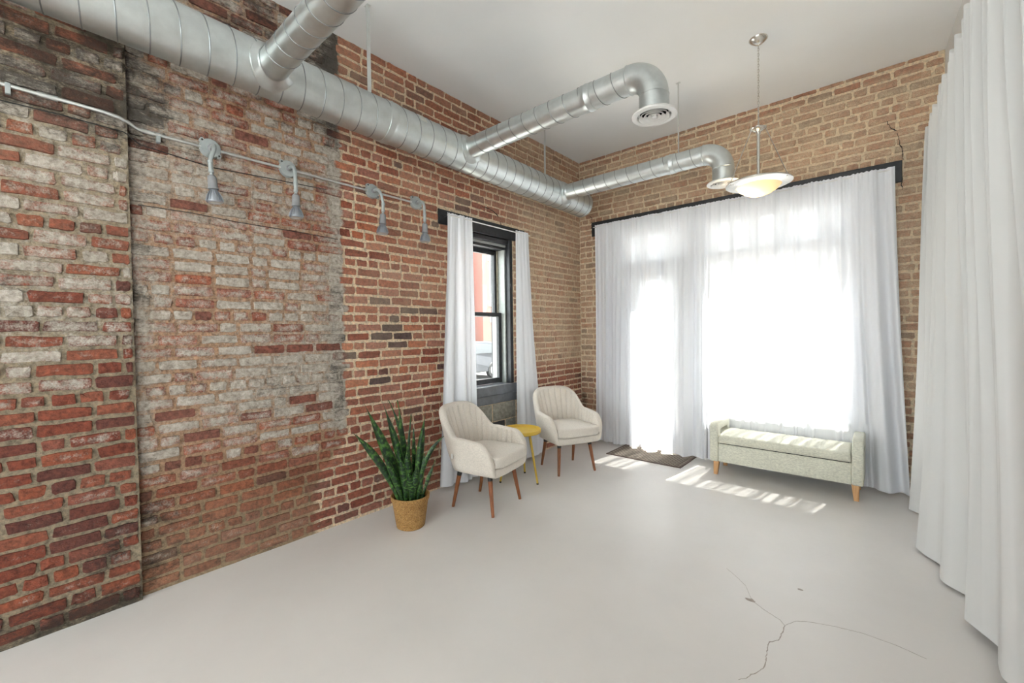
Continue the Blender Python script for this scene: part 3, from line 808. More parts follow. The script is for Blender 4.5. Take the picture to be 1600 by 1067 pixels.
MB().tube([(interp(basepts, .12)-3.47+.03, 2.18, 0), (interp(basepts, 2.3)-3.47+.035, 0, 0), (interp(basepts, 4.5)-3.47+.03, -2.2, 0)], .008, 8).build('tube', M_WHITEPLASTIC, rod, smooth=True)
for y in (.3, 2.3, 4.3):
    MB().tube([(interp(basepts, y)-3.47+.03, 2.3-y, 0), (wallX(-y)-3.47+.004, 2.3-y, 0)], .007, 6).build('bracket', M_WHITEPLASTIC, rod)

# ------------------------------------------------------------------ ducts
def helix(mb, p0, axis, length, r, pitch, phase=0, tr=.0034, seg=28):
    axis = Vector(axis).normalized(); a = axis.orthogonal().normalized(); b = axis.cross(a); pts = []
    n = int(length/pitch*seg)
    for i in range(n+1):
        t = i/seg*2*PI+phase
        pts.append(Vector(p0)+axis*(i/seg*pitch)+(a*math.cos(t)+b*math.sin(t))*r)
    mb.tube(pts, tr, 5, True); return mb
DX, DR = .345, .142
DY0, DY1 = -6.3, -.48
def dz(y): return 3.028+(y+5.1)*(-.0105)
dq = Vector((0, DY1-DY0, dz(DY1)-dz(DY0))); DL = dq.length; dq.normalize()
P0 = Vector((DX, DY0, dz(DY0)))
duct = empty('main_duct', (DX, -3.4, 2.86)); tag(duct, 'thick galvanized spiral duct running along the brick side wall', 'duct')
def dpart(o, name, mb, mat, par=None, **k):
    off = o.location; mb.v = [(p[0]-off[0], p[1]-off[1], p[2]-off[2]) for p in mb.v]
    return mb.build(name, mat, par or o, **k)
def ringpts(c, ax, r, n):
    ax = Vector(ax).normalized(); a = ax.orthogonal().normalized(); b = ax.cross(a)
    return [Vector(c)+(a*math.cos(2*PI*k/n)+b*math.sin(2*PI*k/n))*r for k in range(n)]
body = dpart(duct, 'pipe', MB().loft([ringpts(P0+dq*DL*i/40, dq, DR, 56) for i in range(41)]), M_GALV, smooth=True)
dpart(duct, 'spiral_seam', helix(MB(), P0, dq, DL-.02, DR+.0008, .122), M_SEAM, smooth=True)
E_ = P0+dq*DL
dpart(duct, 'end_cap', MB().loft([ringpts(E_-dq*.03, dq, DR+.003, 56), ringpts(E_, dq, DR+.003, 56), ringpts(E_+dq*.004, dq, DR-.004, 56), ringpts(E_+dq*.004, dq, .02, 56)], True, True), M_GALV, smooth=True)
for y in (-3.20,):
    c = P0+dq*((y-DY0)/dq.y)
    dpart(duct, 'coupling', MB().loft([ringpts(c-dq*.045, dq, DR+.001, 56), ringpts(c-dq*.043, dq, DR+.005, 56), ringpts(c-dq*.008, dq, DR+.005, 56), ringpts(c, dq, DR+.008, 56), ringpts(c+dq*.008, dq, DR+.005, 56), ringpts(c+dq*.043, dq, DR+.005, 56), ringpts(c+dq*.045, dq, DR+.001, 56)]), M_GALV, smooth=True)
dpart(duct, 'sticker', MB().add([(DX+(DR+.0035)*math.cos(math.radians(t)), y, dz(y)+(DR+.0035)*math.sin(math.radians(t))) for y in (-2.98, -2.925) for t in (58, 45, 32, 20)], [(0,4,5,1),(1,5,6,2),(2,6,7,3)]), plain('paper_label', (.72,.72,.66), .6, 0, .1, 60))
dpart(duct, 'sticker_mark', MB().add([(DX+(DR+.0045)*math.cos(math.radians(t)), y, dz(y)+(DR+.0045)*math.sin(math.radians(t))) for y in (-2.98, -2.935) for t in (62, 52)], [(0,2,3,1)]), plain('label_yellow', (.75,.48,.04), .6))
def strap(o, x, y, zlow, ztop=H, w_=.014):
    dpart(o, 'hanger_strap', MB().box((x-.0025, y-w_, zlow), (x+.0025, y+w_, ztop)).box((x-.02, y-w_, ztop-.004), (x+.02, y+w_, ztop)), M_CONDUIT)
strap(duct, .435, -3.385, dz(-3.385)+.105)
strap(duct, .255, -1.115, dz(-1.1)+.105)
BR = .083
def branch(y, x1, label, zc, drop, hanger=None, dzx=0.):
    b = empty('branch_duct', (x1, y, zc-drop)); tag(b, label, 'duct', 'branch ducts with round diffusers')
    xs = DX+DR-.03; bend = .155
    xe = x1-bend
    A_ = Vector((xs, y, zc)); 
    dpart(b, 'pipe', MB().loft([ringpts((xs+(xe-xs)*i/12, y, zc), (1,0,0), BR, 40) for i in range(13)]), M_GALV, smooth=True)
    dpart(b, 'spiral_seam', helix(MB(), (xs+.1, y, zc), (1,0,0), xe-xs-.13, BR+.0008, .122, tr=.0026), M_SEAM, smooth=True)
    cx = xs+(xe-xs)*.80
    dpart(b, 'coupling', MB().loft([ringpts((cx+d, y, zc), (1,0,0), BR+r_, 40) for d, r_ in ((-.04,.001),(-.038,.004),(-.006,.004),(0,.007),(.006,.004),(.038,.004),(.04,.001))]), M_GALV, smooth=True)
    # saddle collar moulded round the main duct
    rings = []
    for rr_ in (BR+.002, BR+.006, BR+.040, BR+.042):
        ring = []
        for k in range(40):
            t = 2*PI*k/40; dy, dzz = rr_*math.cos(t), rr_*math.sin(t)
            zz = dzz + zc-dz(y)
            xx = DX+math.sqrt(max(1e-4, (DR+.004)**2-min(zz*zz, (DR*.93)**2)))
            if rr_ == BR+.002: xx += .014
            if rr_ == BR+.006: xx += .003
            ring.append((xx+(.005 if rr_ < BR+.041 else -.006), y+dy, zc+dzz))
        rings.append(ring)
    dpart(b, 'saddle_collar', MB().loft(rings), M_GALV, smooth=True)
    el = []
    for i in range(15):
        t = PI/2*i/14; c = Vector((xe+bend*math.sin(t), y, zc-bend+bend*math.cos(t)))
        el.append(ringpts(c, (math.cos(t), 0, -math.sin(t)), BR+.003, 40))
    # keep ring order consistent along the bend
    el = []
    for i in range(15):
        t = PI/2*i/14; c = Vector((xe+bend*math.sin(t), y, zc-bend+bend*math.cos(t)))
        nrm = Vector((math.sin(t), 0, math.cos(t))); sd = Vector((0,1,0))
        el.append([c+(nrm*math.cos(2*PI*k/40)+sd*math.sin(2*PI*k/40))*(BR+.003) for k in range(40)])
    dpart(b, 'elbow', MB().loft(el), M_GALV, smooth=True)
    for e_ in (el[0], el[-1]): dpart(b, 'elbow_bead', MB().tube(e_+[e_[0]], .003, 5, False), M_GALV, smooth=True)
    zb = zc-drop
    dpart(b, 'drop_pipe', MB().loft([ringpts((x1, y, z_), (0,0,1), BR+.0045, 40) for z_ in (zc-bend, zb+.012)]), M_GALV, smooth=True)
    df = dpart(b, 'diffuser', MB().lathe([(.082,.016),(.126,.012),(.132,.004),(.130,-.002),(.105,-.008),(.098,-.004),(.094,.012)], (x1, y, zb), 44), M_WHITEPLASTIC, smooth=True)
    for r0, r1 in ((.084,.070), (.060,.047), (.036,.024)):
        dpart(b, 'diffuser_cone', MB().lathe([(r1,.012),(r0,-.008),(r0+.005,-.009),(r1+.004,.013)], (x1, y, zb), 36), M_WHITEPLASTIC, df, smooth=True)
    dpart(b, 'diffuser_hub', MB().lathe([(.001,-.010),(.014,-.008),(.016,.008),(.001,.012)], (x1, y, zb), 20), M_WHITEPLASTIC, df, smooth=True)
    dpart(b, 'diffuser_throat', MB().lathe([(.001,.04),(.081,.04),(.081,.012)], (x1, y, zb), 30), M_DARK, df, smooth=True)
    if hanger: strap(b, hanger, y, zc+BR-.01, w_=.012)
branch(-4.02, 2.06, 'branch duct nearest the camera, cut off by the top of the photo', 3.0, .29)
branch(-2.455, 2.065, 'middle branch duct with elbow and round white diffuser, below the white ceiling', 3.018, .272)
branch(-1.0, 2.07, 'branch duct nearest the back wall, its diffuser beside the pendant lamp', 2.985, .285, hanger=1.69)

# ------------------------------------------------------------------ conduit, wall lamps, wires
CZ = 2.592
cd = empty('conduit', (.03, -3.7, CZ-.02)); tag(cd, 'thin grey metal conduit running level along the brick side wall', 'conduit')
path = [(.058,-6.2,2.622),(.058,-4.95,2.622),(.060,-4.80,2.622),(.068,-4.70,2.618),(.070,-4.64,2.610),(.060,-4.60,2.600),(.038,-4.575,2.592),(.026,-4.555,2.590),(.026,-4.50,2.588)]
dpart(cd, 'bent_pipe', MB().tube(path, .0095, 10), M_CONDUIT, smooth=True)
FIX = [-4.222, -3.772, -3.128, -2.703]
ends = [-4.50]+[y for f in FIX for y in (f-.048, f+.048)]
for a, b in zip(ends[0::2], ends[1::2]):
    dpart(cd, 'pipe', MB().tube([(.026, a, CZ-.004), (.026, b, CZ-.004)], .0085, 10), M_CONDUIT, smooth=True)
dpart(cd, 'coupling', MB().tube([(.058,-4.93,2.622),(.058,-4.86,2.622)], .0135, 10), M_CONDUIT, smooth=True)
dpart(cd, 'coupling', MB().tube([(.026,-4.545,2.590),(.026,-4.49,2.588)], .0125, 10), M_CONDUIT, smooth=True)
for x, y, z_ in ((.050,-5.02,2.622), (.014,-4.47,2.588)):
    dpart(cd, 'pipe_strap', MB().box((x-.012, y-.009, z_-.04), (x+.019, y+.009, z_+.011)), M_PLATE, bevel=.002)
def wall_lamp(y, label, lean=0.):
    o = empty('wall_lamp', (.012, y, CZ)); tag(o, label, 'lamp', 'lamps along the conduit')
    rx = Matrix.Rotation(PI/2, 4, 'Y')
    plate = MB().lathe([(.001,.0),(.054,.0),(.056,-.006),(.056,.016),(.052,.022),(.001,.024)], n=28).xform(rx).build('plate', M_PLATE, o, smooth=True)
    for s in (-1, 1):
        MB().lathe([(.001,.0),(.013,0),(.013,.022),(.001,.022)], n=10).xform(Matrix.Translation((0, s*-.043, s*.038)) @ rx).build('ear', M_PLATE, plate, smooth=True)
        MB().lathe([(.001,0),(.006,.0),(.004,.004),(.001,.005)], n=8).xform(Matrix.Translation((.022, s*-.043, s*.038)) @ rx).build('screw', M_RUBBER, plate)
    arm = [(.02,0,0)]
    for i in range(9):
        t = PI/2*i/8; arm.append((.060+.065*math.sin(t)+.0, lean*.3*(i/8)**2, -.065+.065*math.cos(t)))
    arm += [(.127, lean*.55, -.115)]
    MB().tube(arm, .0115, 12).build('arm', M_PLATE, o, smooth=True)
    MB().lathe([(.001,0),(.017,.0),(.019,.006),(.015,.02),(.012,.022)], n=14).xform(Matrix.Translation((.022,0,0)) @ rx).build('arm_nut', M_SOCKET, o, smooth=True)
    T = Matrix.Translation((.127, lean*.55, -.115)) @ Matrix.Rotation(-lean*1.3, 4, 'X')
    MB().lathe([(.001,0),(.0145,0),(.0145,-.012),(.0125,-.013),(.0125,-.052),(.0145,-.053),(.0145,-.066),(.009,-.07),(.009,-.085),(.001,-.085)], n=14).xform(T).build('swivel', M_PLATE, o, smooth=True)
    MB().lathe([(.001,-.08),(.012,-.082),(.022,-.092),(.0235,-.10),(.0245,-.155),(.0275,-.157),(.0275,-.164),(.021,-.166),(.001,-.166)], n=20).xform(T).build('socket', M_SOCKET, o, smooth=True)
    bulb = MB().lathe([(.001,-.162),(.018,-.164),(.021,-.175),(.027,-.19),(.036,-.21),(.041,-.228),(.042,-.238),(.037,-.242),(.034,-.238)], n=28).xform(T).build('bulb', M_BULB, o, smooth=True)
    fins = MB()
    for k in range(16):
        a = 2*PI*k/16; ca, sa = math.cos(a), math.sin(a); q = .0018
        pr = [(.021,-.172),(.029,-.182),(.040,-.205),(.0465,-.230),(.040,-.230),(.026,-.19)]
        vs = [(r*ca-q*sa, r*sa+q*ca, z_) for r, z_ in pr]+[(r*ca+q*sa, r*sa-q*ca, z_) for r, z_ in pr]
        fins.add(vs, [(0,1,2,3,4,5), (11,10,9,8,7,6)]+[(i, i+6, (i+1) % 6+6, (i+1) % 6) for i in range(6)])
    fins.xform(T).build('cooling_fins', M_BULB, bulb)
    MB().lathe([(.001,-.2375),(.036,-.239),(.036,-.2365)], n=20).xform(T).build('lens', M_LENS, bulb, smooth=True)
wall_lamp(FIX[0], 'unlit grey gooseneck spot lamp nearest the brick pier', -.06)
wall_lamp(FIX[1], 'unlit grey gooseneck spot lamp second from the pier, on whitewashed brick', .0)
wall_lamp(FIX[2], 'unlit grey gooseneck spot lamp on red brick right of the whitewash edge', .04)
wall_lamp(FIX[3], 'unlit grey gooseneck spot lamp at the conduit end beside the window lintel', .0)
o = MB().tube([(PX+.012,-6.1,2.57),(PX+.012,-5.04,2.548),(PX+.012,-4.84,2.552),(PX+.013,-4.62,2.546),(.03,-4.595,2.54),(.012,-4.55,2.514),(.012,-4.217,2.482),(.012,-3.9,2.50),(.012,-3.50,2.518)], .0028, 6).build('wall_wire', M_RUBBER, smooth=True)
tag(o, 'thin black wire sagging just below the conduit on the brick wall', 'wire')
o = MB().tube([(.012,-4.567,2.18),(.012,-4.321,2.184),(.012,-4.087,2.173),(.012,-3.70,2.172),(.012,-3.42,2.165)], .0022, 6).build('wall_wire', M_RUBBER, smooth=True)
tag(o, 'thin dark wire stretched on whitewashed brick below the spot lamps', 'wire')

# ------------------------------------------------------------------ pendant lamp
pd = empty('pendant_lamp', (2.372, -1.175, 2.47)); tag(pd, 'lit pendant lamp with frosted glass bowl hanging from a chain', 'lamp')
zt = H-2.47
MB().lathe([(.001,zt-.045),(.012,zt-.043),(.03,zt-.036),(.056,zt-.016),(.066,zt-.004),(.066,zt)], n=32).build('canopy', M_NICKEL, pd, smooth=True)
ch = MB(); z_ = .56; k = 0
while z_ < zt-.045:
    pts = []
    for i in range(13):
        t = 2*PI*i/12; a, b = .0065*math.cos(t), .0135*math.sin(t)
        pts.append((a, 0, z_+b) if k % 2 else (0, a, z_+b))
    ch.tube(pts, .0017, 5, False); z_ += .0205; k += 1
ch.tube([(.002,.002,.55),(.002,-.002,zt-.04)], .0018, 5)
ch.build('chain', M_NICKEL, pd, smooth=True)
MB().lathe([(.001,.552),(.014,.55),(.016,.535),(.055,.548),(.060,.546),(.058,.54),(.018,.520),(.016,.505),(.001,.503)], n=32).build('hub', M_NICKEL, pd, smooth=True)
MB().tube([(0,0,.52),(0,0,.09)], .0115, 14).build('stem', M_NICKEL, pd, smooth=True)
RIM = .232; ZR = .115
for k in range(3):
    t = math.radians(100+120*k)
    MB().tube([(.05*math.cos(t), .05*math.sin(t), .543), ((RIM-.014)*math.cos(t), (RIM-.014)*math.sin(t), ZR+.01)], .0034, 6).build('rod', M_NICKEL, pd, smooth=True)
rim = MB().lathe([(.158,ZR-.014),(.162,ZR),(RIM-.006,ZR+.010),(RIM,ZR+.006),(RIM,ZR),(.215,ZR-.008),(.158,ZR-.020)], n=56).build('rim', M_NICKEL, pd, smooth=True)
for k in range(3):
    t = math.radians(100+120*k); x, y = (RIM-.016)*math.cos(t), (RIM-.016)*math.sin(t)
    MB().lathe([(.001,-.012),(.006,-.011),(.007,-.004),(.006,.02),(.001,.022)], (x, y, ZR), 10).build('screw', M_NICKEL, rim, smooth=True)
t = NT('frosted_glass'); t.n.remove(t.p)
a = t.node('ShaderNodeBsdfTranslucent'); a.inputs[0].default_value = (.45,.39,.29,1)
b = t.node('ShaderNodeBsdfDiffuse'); b.inputs[0].default_value = (.38,.35,.30,1)
mx = t.node('ShaderNodeMixShader'); nz = t.noise(t.obj(), 30, 2); t.link(t.ramp(nz, [(.2, (.5,.5,.5)), (.8, (.6,.6,.6))]), mx.inputs[0])
t.link(b.outputs[0], mx.inputs[1]); t.link(a.outputs[0], mx.inputs[2]); t.link(mx.outputs[0], t.out.inputs[0]); M_FROST = t.m
MB().lathe([(.001,.020),(.045,.024),(.09,.040),(.13,.066),(.16,ZR-.014),(.168,ZR+.002)], n=48).build('glass_bowl', M_FROST, pd, smooth=True)
MB().lathe([(.001,.125),(.012,.122),(.022,.10),(.026,.085),(.02,.068),(.001,.062)], (-.05,-.03,0), 16).build('light_bulb', emis('bulb_glow', (1,.82,.55), 12), pd, smooth=True)
MB().tube([(0,0,.10),(-.03,-.02,.118),(-.05,-.03,.12)], .009, 8).build('bulb_holder', M_SOCKET, pd, smooth=True)
pl2 = bpy.data.lights.new('pendant_glow', 'POINT'); pl2.energy = 2.5; pl2.color = (1, .80, .52); pl2.shadow_soft_size = .03
po = bpy.data.objects.new('pendant_glow', pl2); COL.objects.link(po); po.parent = pd; po.location = (-.05, -.03, .045)

# ------------------------------------------------------------------ armchairs
def pillow(mb, poly, z0, z1, rnd, dome=0, steps=4):
    """rounded slab over a convex polygon"""
    c = (sum(p[0] for p in poly)/len(poly), sum(p[1] for p in poly)/len(poly)); rings = []
    def ring(ins, z):
        out = []
        for x, y in poly:
            dx, dy = x-c[0], y-c[1]; l = math.hypot(dx, dy); k = max(0, (l-ins)/l)
            out.append((c[0]+dx*k, c[1]+dy*k, z))
        return out
    for i in range(steps+1):
        t = PI/2*i/steps; rings.append(ring(rnd*(1-math.sin(t)), z0+rnd*(1-math.cos(t))))
    for i in range(steps+1):
        t = PI/2*i/steps; rings.append(ring(rnd*(1-math.cos(t)), z1-rnd*(1-math.sin(t))))
    for k in (.3, .55, .8, .97):
        r_ = []
        for x, y in poly:
            dx, dy = x-c[0], y-c[1]; l = math.hypot(dx, dy); s = max(0, (l-rnd)/l)*(1-k)
            r_.append((c[0]+dx*s, c[1]+dy*s, z1+dome*(1-(1-k)**2)))
        rings.append(r_)
    mb.loft(rings, True, True); return mb
def chair_path(s, L0=.30, ax=.205, ay=.268):
    """plan of the tub shell: arm, rounded back, arm; returns point, outward normal, back weight"""
    arc = 0.775
    if s < L0: return (.25-s, -ay), (0, -1), 0, s
    if s > L0+arc: q = s-L0-arc; return (.25-L0+q, ay), (0, 1), 0, L0-q
    ph = -PI/2+PI*(s-L0)/arc
    x, y = -.05-ax*math.cos(ph)**.8 if math.cos(ph) > 0 else -.05, ay*math.copysign(abs(math.sin(ph))**.9, math.sin(ph))
    nx, ny = -math.cos(ph)/ax, math.sin(ph)/ay; l = math.hypot(nx, ny)
    return (x, y), (nx/l, ny/l), max(0, math.cos(ph)), L0
def armchair(label, loc, rz):
    o = empty('armchair', loc, rz); tag(o, label, 'armchair', 'pair of cream armchairs')
    Ls = .30*2+.775; N = 320; rings = []
    for i in range(N+1):
        s = Ls*i/N; (x, y), (nx, ny), cb_, sa = chair_path(s)
        wbk = sstep(.12, 1.0, cb_)
        Hh = .585+.025*min(1, sa/.3)+.222*wbk
        th = .056+.012*wbk
        end = min(s, Ls-s)
        zb = .335
        if end < .13:
            q = max(0, end/.13); Hh = .40+(Hh-.40)*math.sqrt(max(0, 1-(1-q)**2)); th *= .35+.65*math.sqrt(max(0, 1-(1-min(1, q*2))**2))
        lean = .09+.19*wbk
        def off(z): return lean*(z-.47)+(.10 if z < .47 else 0)*(z-.47)
        g = abs(math.sin(PI*(s-Ls/2)/.052+PI/2))**.45
        loop = []
        r = th/2; r = min(r, (Hh-.36)*.45)
        for k in range(9):
            z = .40+(Hh-r-.40)*k/8
            bul = .016*(g-1)*min(1, k/2)*(1 if end > .10 else 0)
            loop.append((-th/2-bul*1.0-.004*math.sin(PI*k/8), z))
        for k in range(1, 8):
            a = PI*k/8; loop.append((-th/2*math.cos(a), Hh-r+r*math.sin(a)))
        for k in range(9):
            z = Hh-r-(Hh-r-zb)*k/8; loop.append((th/2+.004*math.sin(PI*k/8), z))
        loop.append((th/2-.02, zb-.012)); loop.append((-th/2, zb-.012)); loop.append((-th/2, zb+.02))
        ring = []
        for d, z in loop:
            e = d+off(z); ring.append((x+nx*e, y+ny*e, z))
        rings.append(ring)
    MB().loft(rings, True, True).build('shell', M_CHAIR, o, smooth=True)
    poly = []
    for i in range(41):
        s = .30*0+ (Ls)*i/40; (x, y), n_, _, _ = chair_path(s); poly.append((x-n_[0]*.008, y-n_[1]*.008))
    front = [(.262, .20), (.268, .1), (.27, 0), (.268, -.1), (.262, -.20)]
    p2 = [(x*.985, y*.93) for x, y in poly]+front
    pillow(MB(), p2, .315, .385, .016).build('seat_base', M_CHAIR, o, smooth=True)
    inner = []
    for i in range(41):
        s = Ls*i/40; (x, y), n_, _, _ = chair_path(s); inner.append((x-n_[0]*.034, y-n_[1]*.034))
    p3 = inner+[(.285, .19), (.292, .1), (.294, 0), (.292, -.1), (.285, -.19)]
    pillow(MB(), p3, .388, .478, .020, .010).build('seat_cushion', M_CHAIR, o, smooth=True)
    for sx, sy in ((1,1), (1,-1), (-1,1), (-1,-1)):
        top = Vector((sx*.155 if sx > 0 else -.135, sy*.175, .325)); ft = Vector((.205 if sx > 0 else -.205, sy*(.213 if sx > 0 else .195), .0))
        d = ft-top
        lg = MB().tube([top, top+d*.5, ft], [.0195, .0165, .0125], 16).build('leg', M_WALNUT, o, smooth=True)
        MB().tube([top+d*-.02, top+d*.17], [.0225, .0195], 16).build('ferrule', M_RUBBER, lg, smooth=True)
    return o
armchair('cream upholstered armchair between the potted plant and the yellow table', (.577, -2.445, 0), math.radians(10.3))
c2 = armchair('cream upholstered armchair nearest the back wall, right of the yellow table', (.582, -1.231, 0), math.radians(-26))
c1 = bpy.data.objects['armchair']
MB().box((-.12, -.3135, .445), (-.105, -.3115, .485)).build('fabric_tag', M_WHITEPLASTIC, c1)

# ------------------------------------------------------------------ yellow tray table
tb_ = empty('side_table', (.452, -1.835, 0)); tag(tb_, 'small round yellow metal tray table between the two armchairs', 'table')
MB().lathe([(.001,.472),(.17,.472),(.196,.474),(.200,.480),(.200,.505),(.197,.508),(.194,.505),(.192,.482),(.185,.479),(.001,.479)], n=56).build('tray_top', M_YELLOW, tb_, smooth=True)
for wx, wy in ((.337,-2.009), (.647,-1.826), (.342,-1.645)):
    f = Vector((wx-.452, wy+1.835, 0)); tp_ = Vector((f.x*.55, f.y*.55, .472))
    lg = MB().tube([tp_, f+Vector((0,0,.012))], [.0125, .009], 14).build('leg', M_YELLOW, tb_, smooth=True)
    MB().tube([f+Vector((0,0,.014)), f], [.0105, .0105], 12).build('foot', M_RUBBER, lg, smooth=True)
MB().tube([(-.06,-.1,.466),(.1,.005,.466),(-.06,.1,.466),(-.06,-.1,.466)], .006, 8).build('brace', M_YELLOW, tb_, smooth=True)

# ------------------------------------------------------------------ bench
bn = empty('storage_bench', (2.4, -.29, 0)); tag(bn, 'pale sage upholstered storage bench below the sheer curtains', 'bench')
bx0, bx1, by0, by1 = -.595, .600, -.215, .215
aw = .078
def sboxp(name, a, b, r, mat=M_BENCH, par=None): return MB().rbox(a, b, r).build(name, mat, par or bn, smooth=True)
sboxp('storage_box', (bx0+aw, by0+.006, .135), (bx1-aw, by1-.006, .318), .012)
for side in (0, 1):
    x0, x1 = (bx0, bx0+aw) if side == 0 else (bx1-aw, bx1)
    # end panel with a hand slot: one outer loop and a hole through the thickness
    arm_ = MB()
    s0, s1, sz0, sz1 = by0+.085, by1-.085, .395, .445
    top = .515
    def slab(xa, xb, ya, yb, za, zb, r=.012): arm_.rbox((xa, ya, za), (xb, yb, zb), r)
    ys = [by0, by0+.012, s0, s1, by1-.012, by1]; 
    out = [(by0+.012,.135),(by1-.012,.135),(by1,.147),(by1,top-.03),(by1-.03,top),(by0+.03,top),(by0,top-.03),(by0,.147)]
    hol = [(s0+.012,sz0),(s1-.012,sz0),(s1,sz0+.012),(s1,sz1-.012),(s1-.012,sz1),(s0+.012,sz1),(s0,sz1-.012),(s0,sz0+.012)]
    e = .012
    rings = []
    def shr(pl, d):
        cy, cz = (by0+by1)/2, .32
        return [(y+(d if y < cy else -d), z+(d if z < cz else -d)) for y, z in pl]
    loops = [(hol, x0+e*.0, 0), (shr(hol, -.006), x0, 1), (shr(out, .010), x0, 0), (shr(out, .003), x0+.004, 0), (out, x0+e, 0), (out, x1-e, 0), (shr(out, .003), x1-.004, 0), (shr(out, .010), x1, 0), (shr(hol, -.006), x1, 0), (hol, x1-.006, 0), (hol, x0+.006, 0)]
    loops = loops[1:]
    rg = [[(xx, y, z) for y, z in pl] for pl, xx, _ in loops]; rg.append(rg[0])
    arm_.loft(rg, True, False)
    arm_.build('arm', M_BENCH, bn, smooth=True)
# lid cushion with stitched cross seams
lid = MB(); L0, L1 = bx0+aw+.004, bx1-aw-.004; nseg = 126; rings = []
for i in range(nseg+1):
    x = L0+(L1-L0)*i/nseg; s = (x-L0)/(L1-L0)*10
    seam = min(1, abs((s+.5) % 1-.5)/.09); dip = .006*(1-seam**.6)
    endr = min(1, min(i, nseg-i)/4); er = .012*(1-math.sqrt(1-(1-endr)**2))
    ya, yb, za, zb = by0-.006+er, by1-.004-er, .326, .408-er
    ring = []
    r = .028
    pts = [(ya+.008, za), (yb-.008, za), (yb, za+.008)]
    for k in range(6):
        t = PI/2*k/5; pts.append((yb-r+r*math.cos(t), zb-dip-r+r*math.sin(t)))
    for k in range(1, 12):
        q = k/12; pts.append((yb-r+(ya+r-(yb-r))*q, zb-dip+.012*math.sin(PI*q)))
    for k in range(6):
        t = PI/2+PI/2*k/5; pts.append((ya+r+r*math.cos(t), zb-dip-r+r*math.sin(t)))
    pts.append((ya, za+.008))
    rings.append([(x, y, z) for y, z in pts])
lid.loft(rings, True, True).build('lid_cushion', M_BENCH, bn, smooth=True)
sboxp('lid_board', (L0+.01, by0+.012, .316), (L1-.01, by1-.01, .328), .004, M_DARK)
for sx in (-1, 1):
    for sy in (-1, 1):
        cx, cy = (bx0+.055 if sx < 0 else bx1-.055), (by0+.05 if sy < 0 else by1-.05)
        MB().loft([[(cx+a*q+sx*e_, cy+b*q+sy*e_, z) for a, b in ((-1,-1),(1,-1),(1,1),(-1,1))] for q, e_, z in ((.017,.008,0),(.026,0,.137))], True, True).build('leg', M_OAK, bn, bevel=.003)

# ------------------------------------------------------------------ door mat
mt = empty('door_mat', (1.09, -.262, 0)); tag(mt, 'grey brown woven door mat half under the sheer curtain', 'mat')
MB().box((-.425,-.25,.001),(.425,.25,.007)).build('weave', M_MAT, mt)
for a, b in (((-.432,-.257,.0005),(.432,-.240,.0085)), ((-.432,.240,.0005),(.432,.257,.0085)), ((-.432,-.24,.0005),(-.415,.24,.0085)), ((.415,-.24,.0005),(.432,.24,.0085)), ((.372,-.24,.001),(.382,.24,.0082)), ((-.382,-.24,.001),(-.372,.24,.0082))):
    MB().box(a, b).build('border', M_MATEDGE, mt)

# ------------------------------------------------------------------ snake plant in a basket
pt = empty('potted_plant', (.43, -3.11, 0)); tag(pt, 'tall snake plant in a woven seagrass basket by the brick wall', 'plant')
pot = MB(); nr = 19
for k in range(nr):
    q = k/(nr-1); z_ = .008+q*.225; r_ = .098+.034*q
    if k >= nr-3: r_ += .006
    ringn = 64; rings = []
    for i in range(ringn+1):
        a = 2*PI*i/ringn; rings.append([((r_+.0068*math.cos(2*PI*j/6)+.0018*math.sin(a*32+k*PI))*math.cos(a), (r_+.0068*math.cos(2*PI*j/6)+.0018*math.sin(a*32+k*PI))*math.sin(a), z_+.0072*math.sin(2*PI*j/6)+.0012*math.sin(a*3+k)) for j in range(6)])
    pot.loft(rings, True, False)
pot.lathe([(.001,.002),(.096,.002),(.128,.228),(.122,.228),(.092,.01),(.001,.008)], n=40)
pot.build('basket', M_BASKET, pt, smooth=True)
MB().lathe([(.001,.205),(.06,.207),(.125,.200)], n=32).build('soil', M_SOIL, pt, smooth=True)
d0 = Vector((-.816, .578, 0)); rt = Vector((.578, .816, 0))
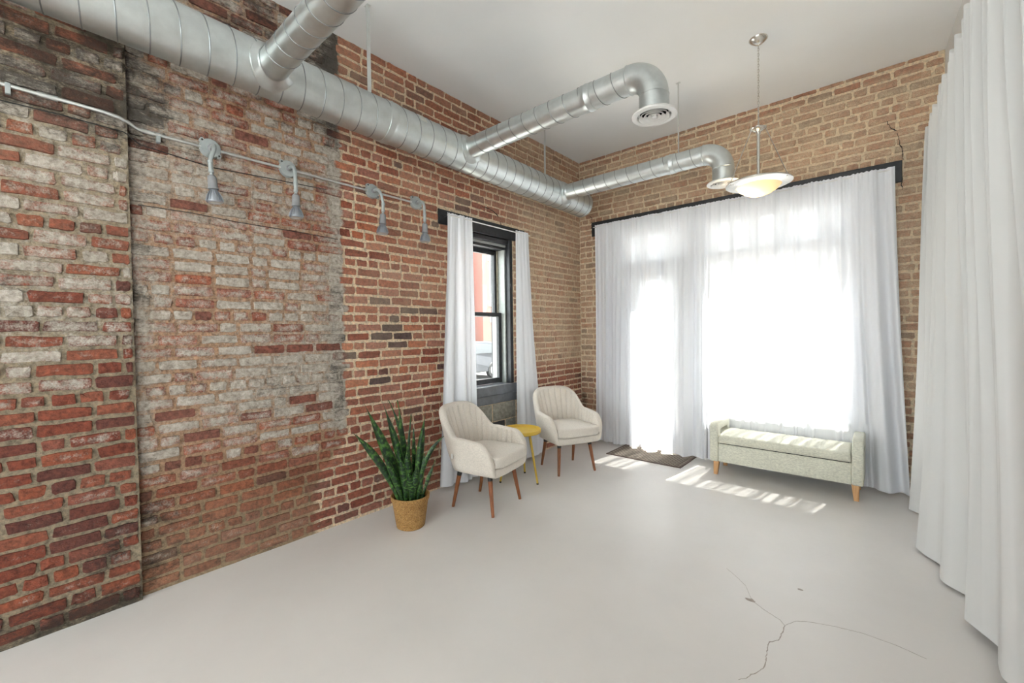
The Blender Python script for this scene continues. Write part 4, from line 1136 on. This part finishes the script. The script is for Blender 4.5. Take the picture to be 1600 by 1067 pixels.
def leaf(base, tip, wd, bend=(0,0), depth=0., yaw_=0., seed=0, d_base=0.):
    rr = random.Random(seed); n = 18; m_ = 7
    A_ = rt*base[0]-d0*d_base+Vector((0,0,.19)); B_ = rt*tip[0]-d0*depth+Vector((0,0,tip[1]))
    Cc = (A_+B_)/2+rt*bend[0]+Vector((0,0,bend[1]))
    P_ = lambda t: A_*(1-t)**2+Cc*2*t*(1-t)+B_*t*t
    vs = []; uv = []; sid = rr.random()
    for i in range(n+1):
        t = i/n; c = P_(t); tg = (P_(min(1, t+.01))-P_(max(0, t-.01))).normalized()
        w_ = wd*(.45+.55*sstep(0, .45, t))*(1-sstep(.55, 1.0, t)**1.6*.985)
        side = Matrix.Rotation(yaw_+.5*t*(rr.random()*0+sid-.5)*2, 3, 'Z') @ rt
        side = (side-tg*side.dot(tg)).normalized(); nr_ = tg.cross(side)
        for k in range(m_):
            q = k/(m_-1)*2-1
            vs.append(c+side*(q*w_/2)+nr_*(.22*w_*q*q-.003*math.cos(q*PI/2)+.004*math.sin(t*9+seed)*q)); uv.append((t, (q+1)/2, sid, 1))
    N_ = len(vs)
    for i in range(n+1):
        for k in range(m_):
            q = k/(m_-1)*2-1; t = i/n
            p = vs[i*m_+k]; tg = (P_(min(1, t+.01))-P_(max(0, t-.01))).normalized()
            side = Matrix.Rotation(yaw_+.5*t*(sid-.5)*2, 3, 'Z') @ rt; side = (side-tg*side.dot(tg)).normalized()
            vs.append(p-tg.cross(side)*.0045*(1-abs(q)**3)); uv.append(uv[i*m_+k])
    fs = []
    for i in range(n):
        for k in range(m_-1):
            a = i*m_+k; fs.append((a, a+1, a+m_+1, a+m_)); b = a+N_; fs.append((b, b+m_, b+m_+1, b+1))
        for k in (0, m_-1):
            a = i*m_+k; f = (a, a+m_, a+m_+N_, a+N_); fs.append(f if k == 0 else tuple(reversed(f)))
    mb = MB(); mb.add(vs, fs); mb.build('leaf', M_LEAF, pt, smooth=True, attrs={'leafuv': uv})
LV = [((-.05),(-.316,.947),.070,(.075,-.10),.02,.2), ((-.07),(-.404,.755),.056,(.07,.05),.06,.5), ((-.02),(-.180,.925),.058,(.045,-.05),.0,-.2),
      ((-.01),(-.085,.945),.055,(.03,.0),-.05,.7), ((.0),(-.15,.945),.05,(.10,.0),-.08,.9), ((.02),(.016,.85),.034,(-.04,.0),.05,.9), ((.045),(.119,.845),.056,(-.02,-.02),.05,.1),
      ((.05),(.251,.676),.042,(-.065,.10),.06,.4), ((.08),(.185,.489),.034,(-.02,-.06),.03,.6), ((.01),(-.02,.62),.060,(.0,0),.06,.3), ((.05),(.075,.66),.058,(0,0),-.03,-.4),
      ((-.03),(-.07,.56),.062,(0,0),.07,-.3), ((.03),(.03,.72),.056,(.02,0),-.06,.6), ((.065),(.11,.55),.058,(0,0),.04,.7), ((-.06),(-.145,.47),.052,(.02,0),-.03,.3), ((.0),(.055,.48),.062,(0,0),.08,.1),
      ((-.045),(-.20,.62),.048,(.03,-.02),.07,.2), ((.02),(-.012,.44),.060,(0,0),.085,-.5), ((-.01),(-.235,.77),.04,(.05,-.06),-.06,.5)]
for i, (b0, tp_, wd, bd, dp, yw) in enumerate(LV):
    leaf((b0, 0), tp_, wd, bd, dp, yw, i+3, d_base=max(-.08, min(.08, dp)))
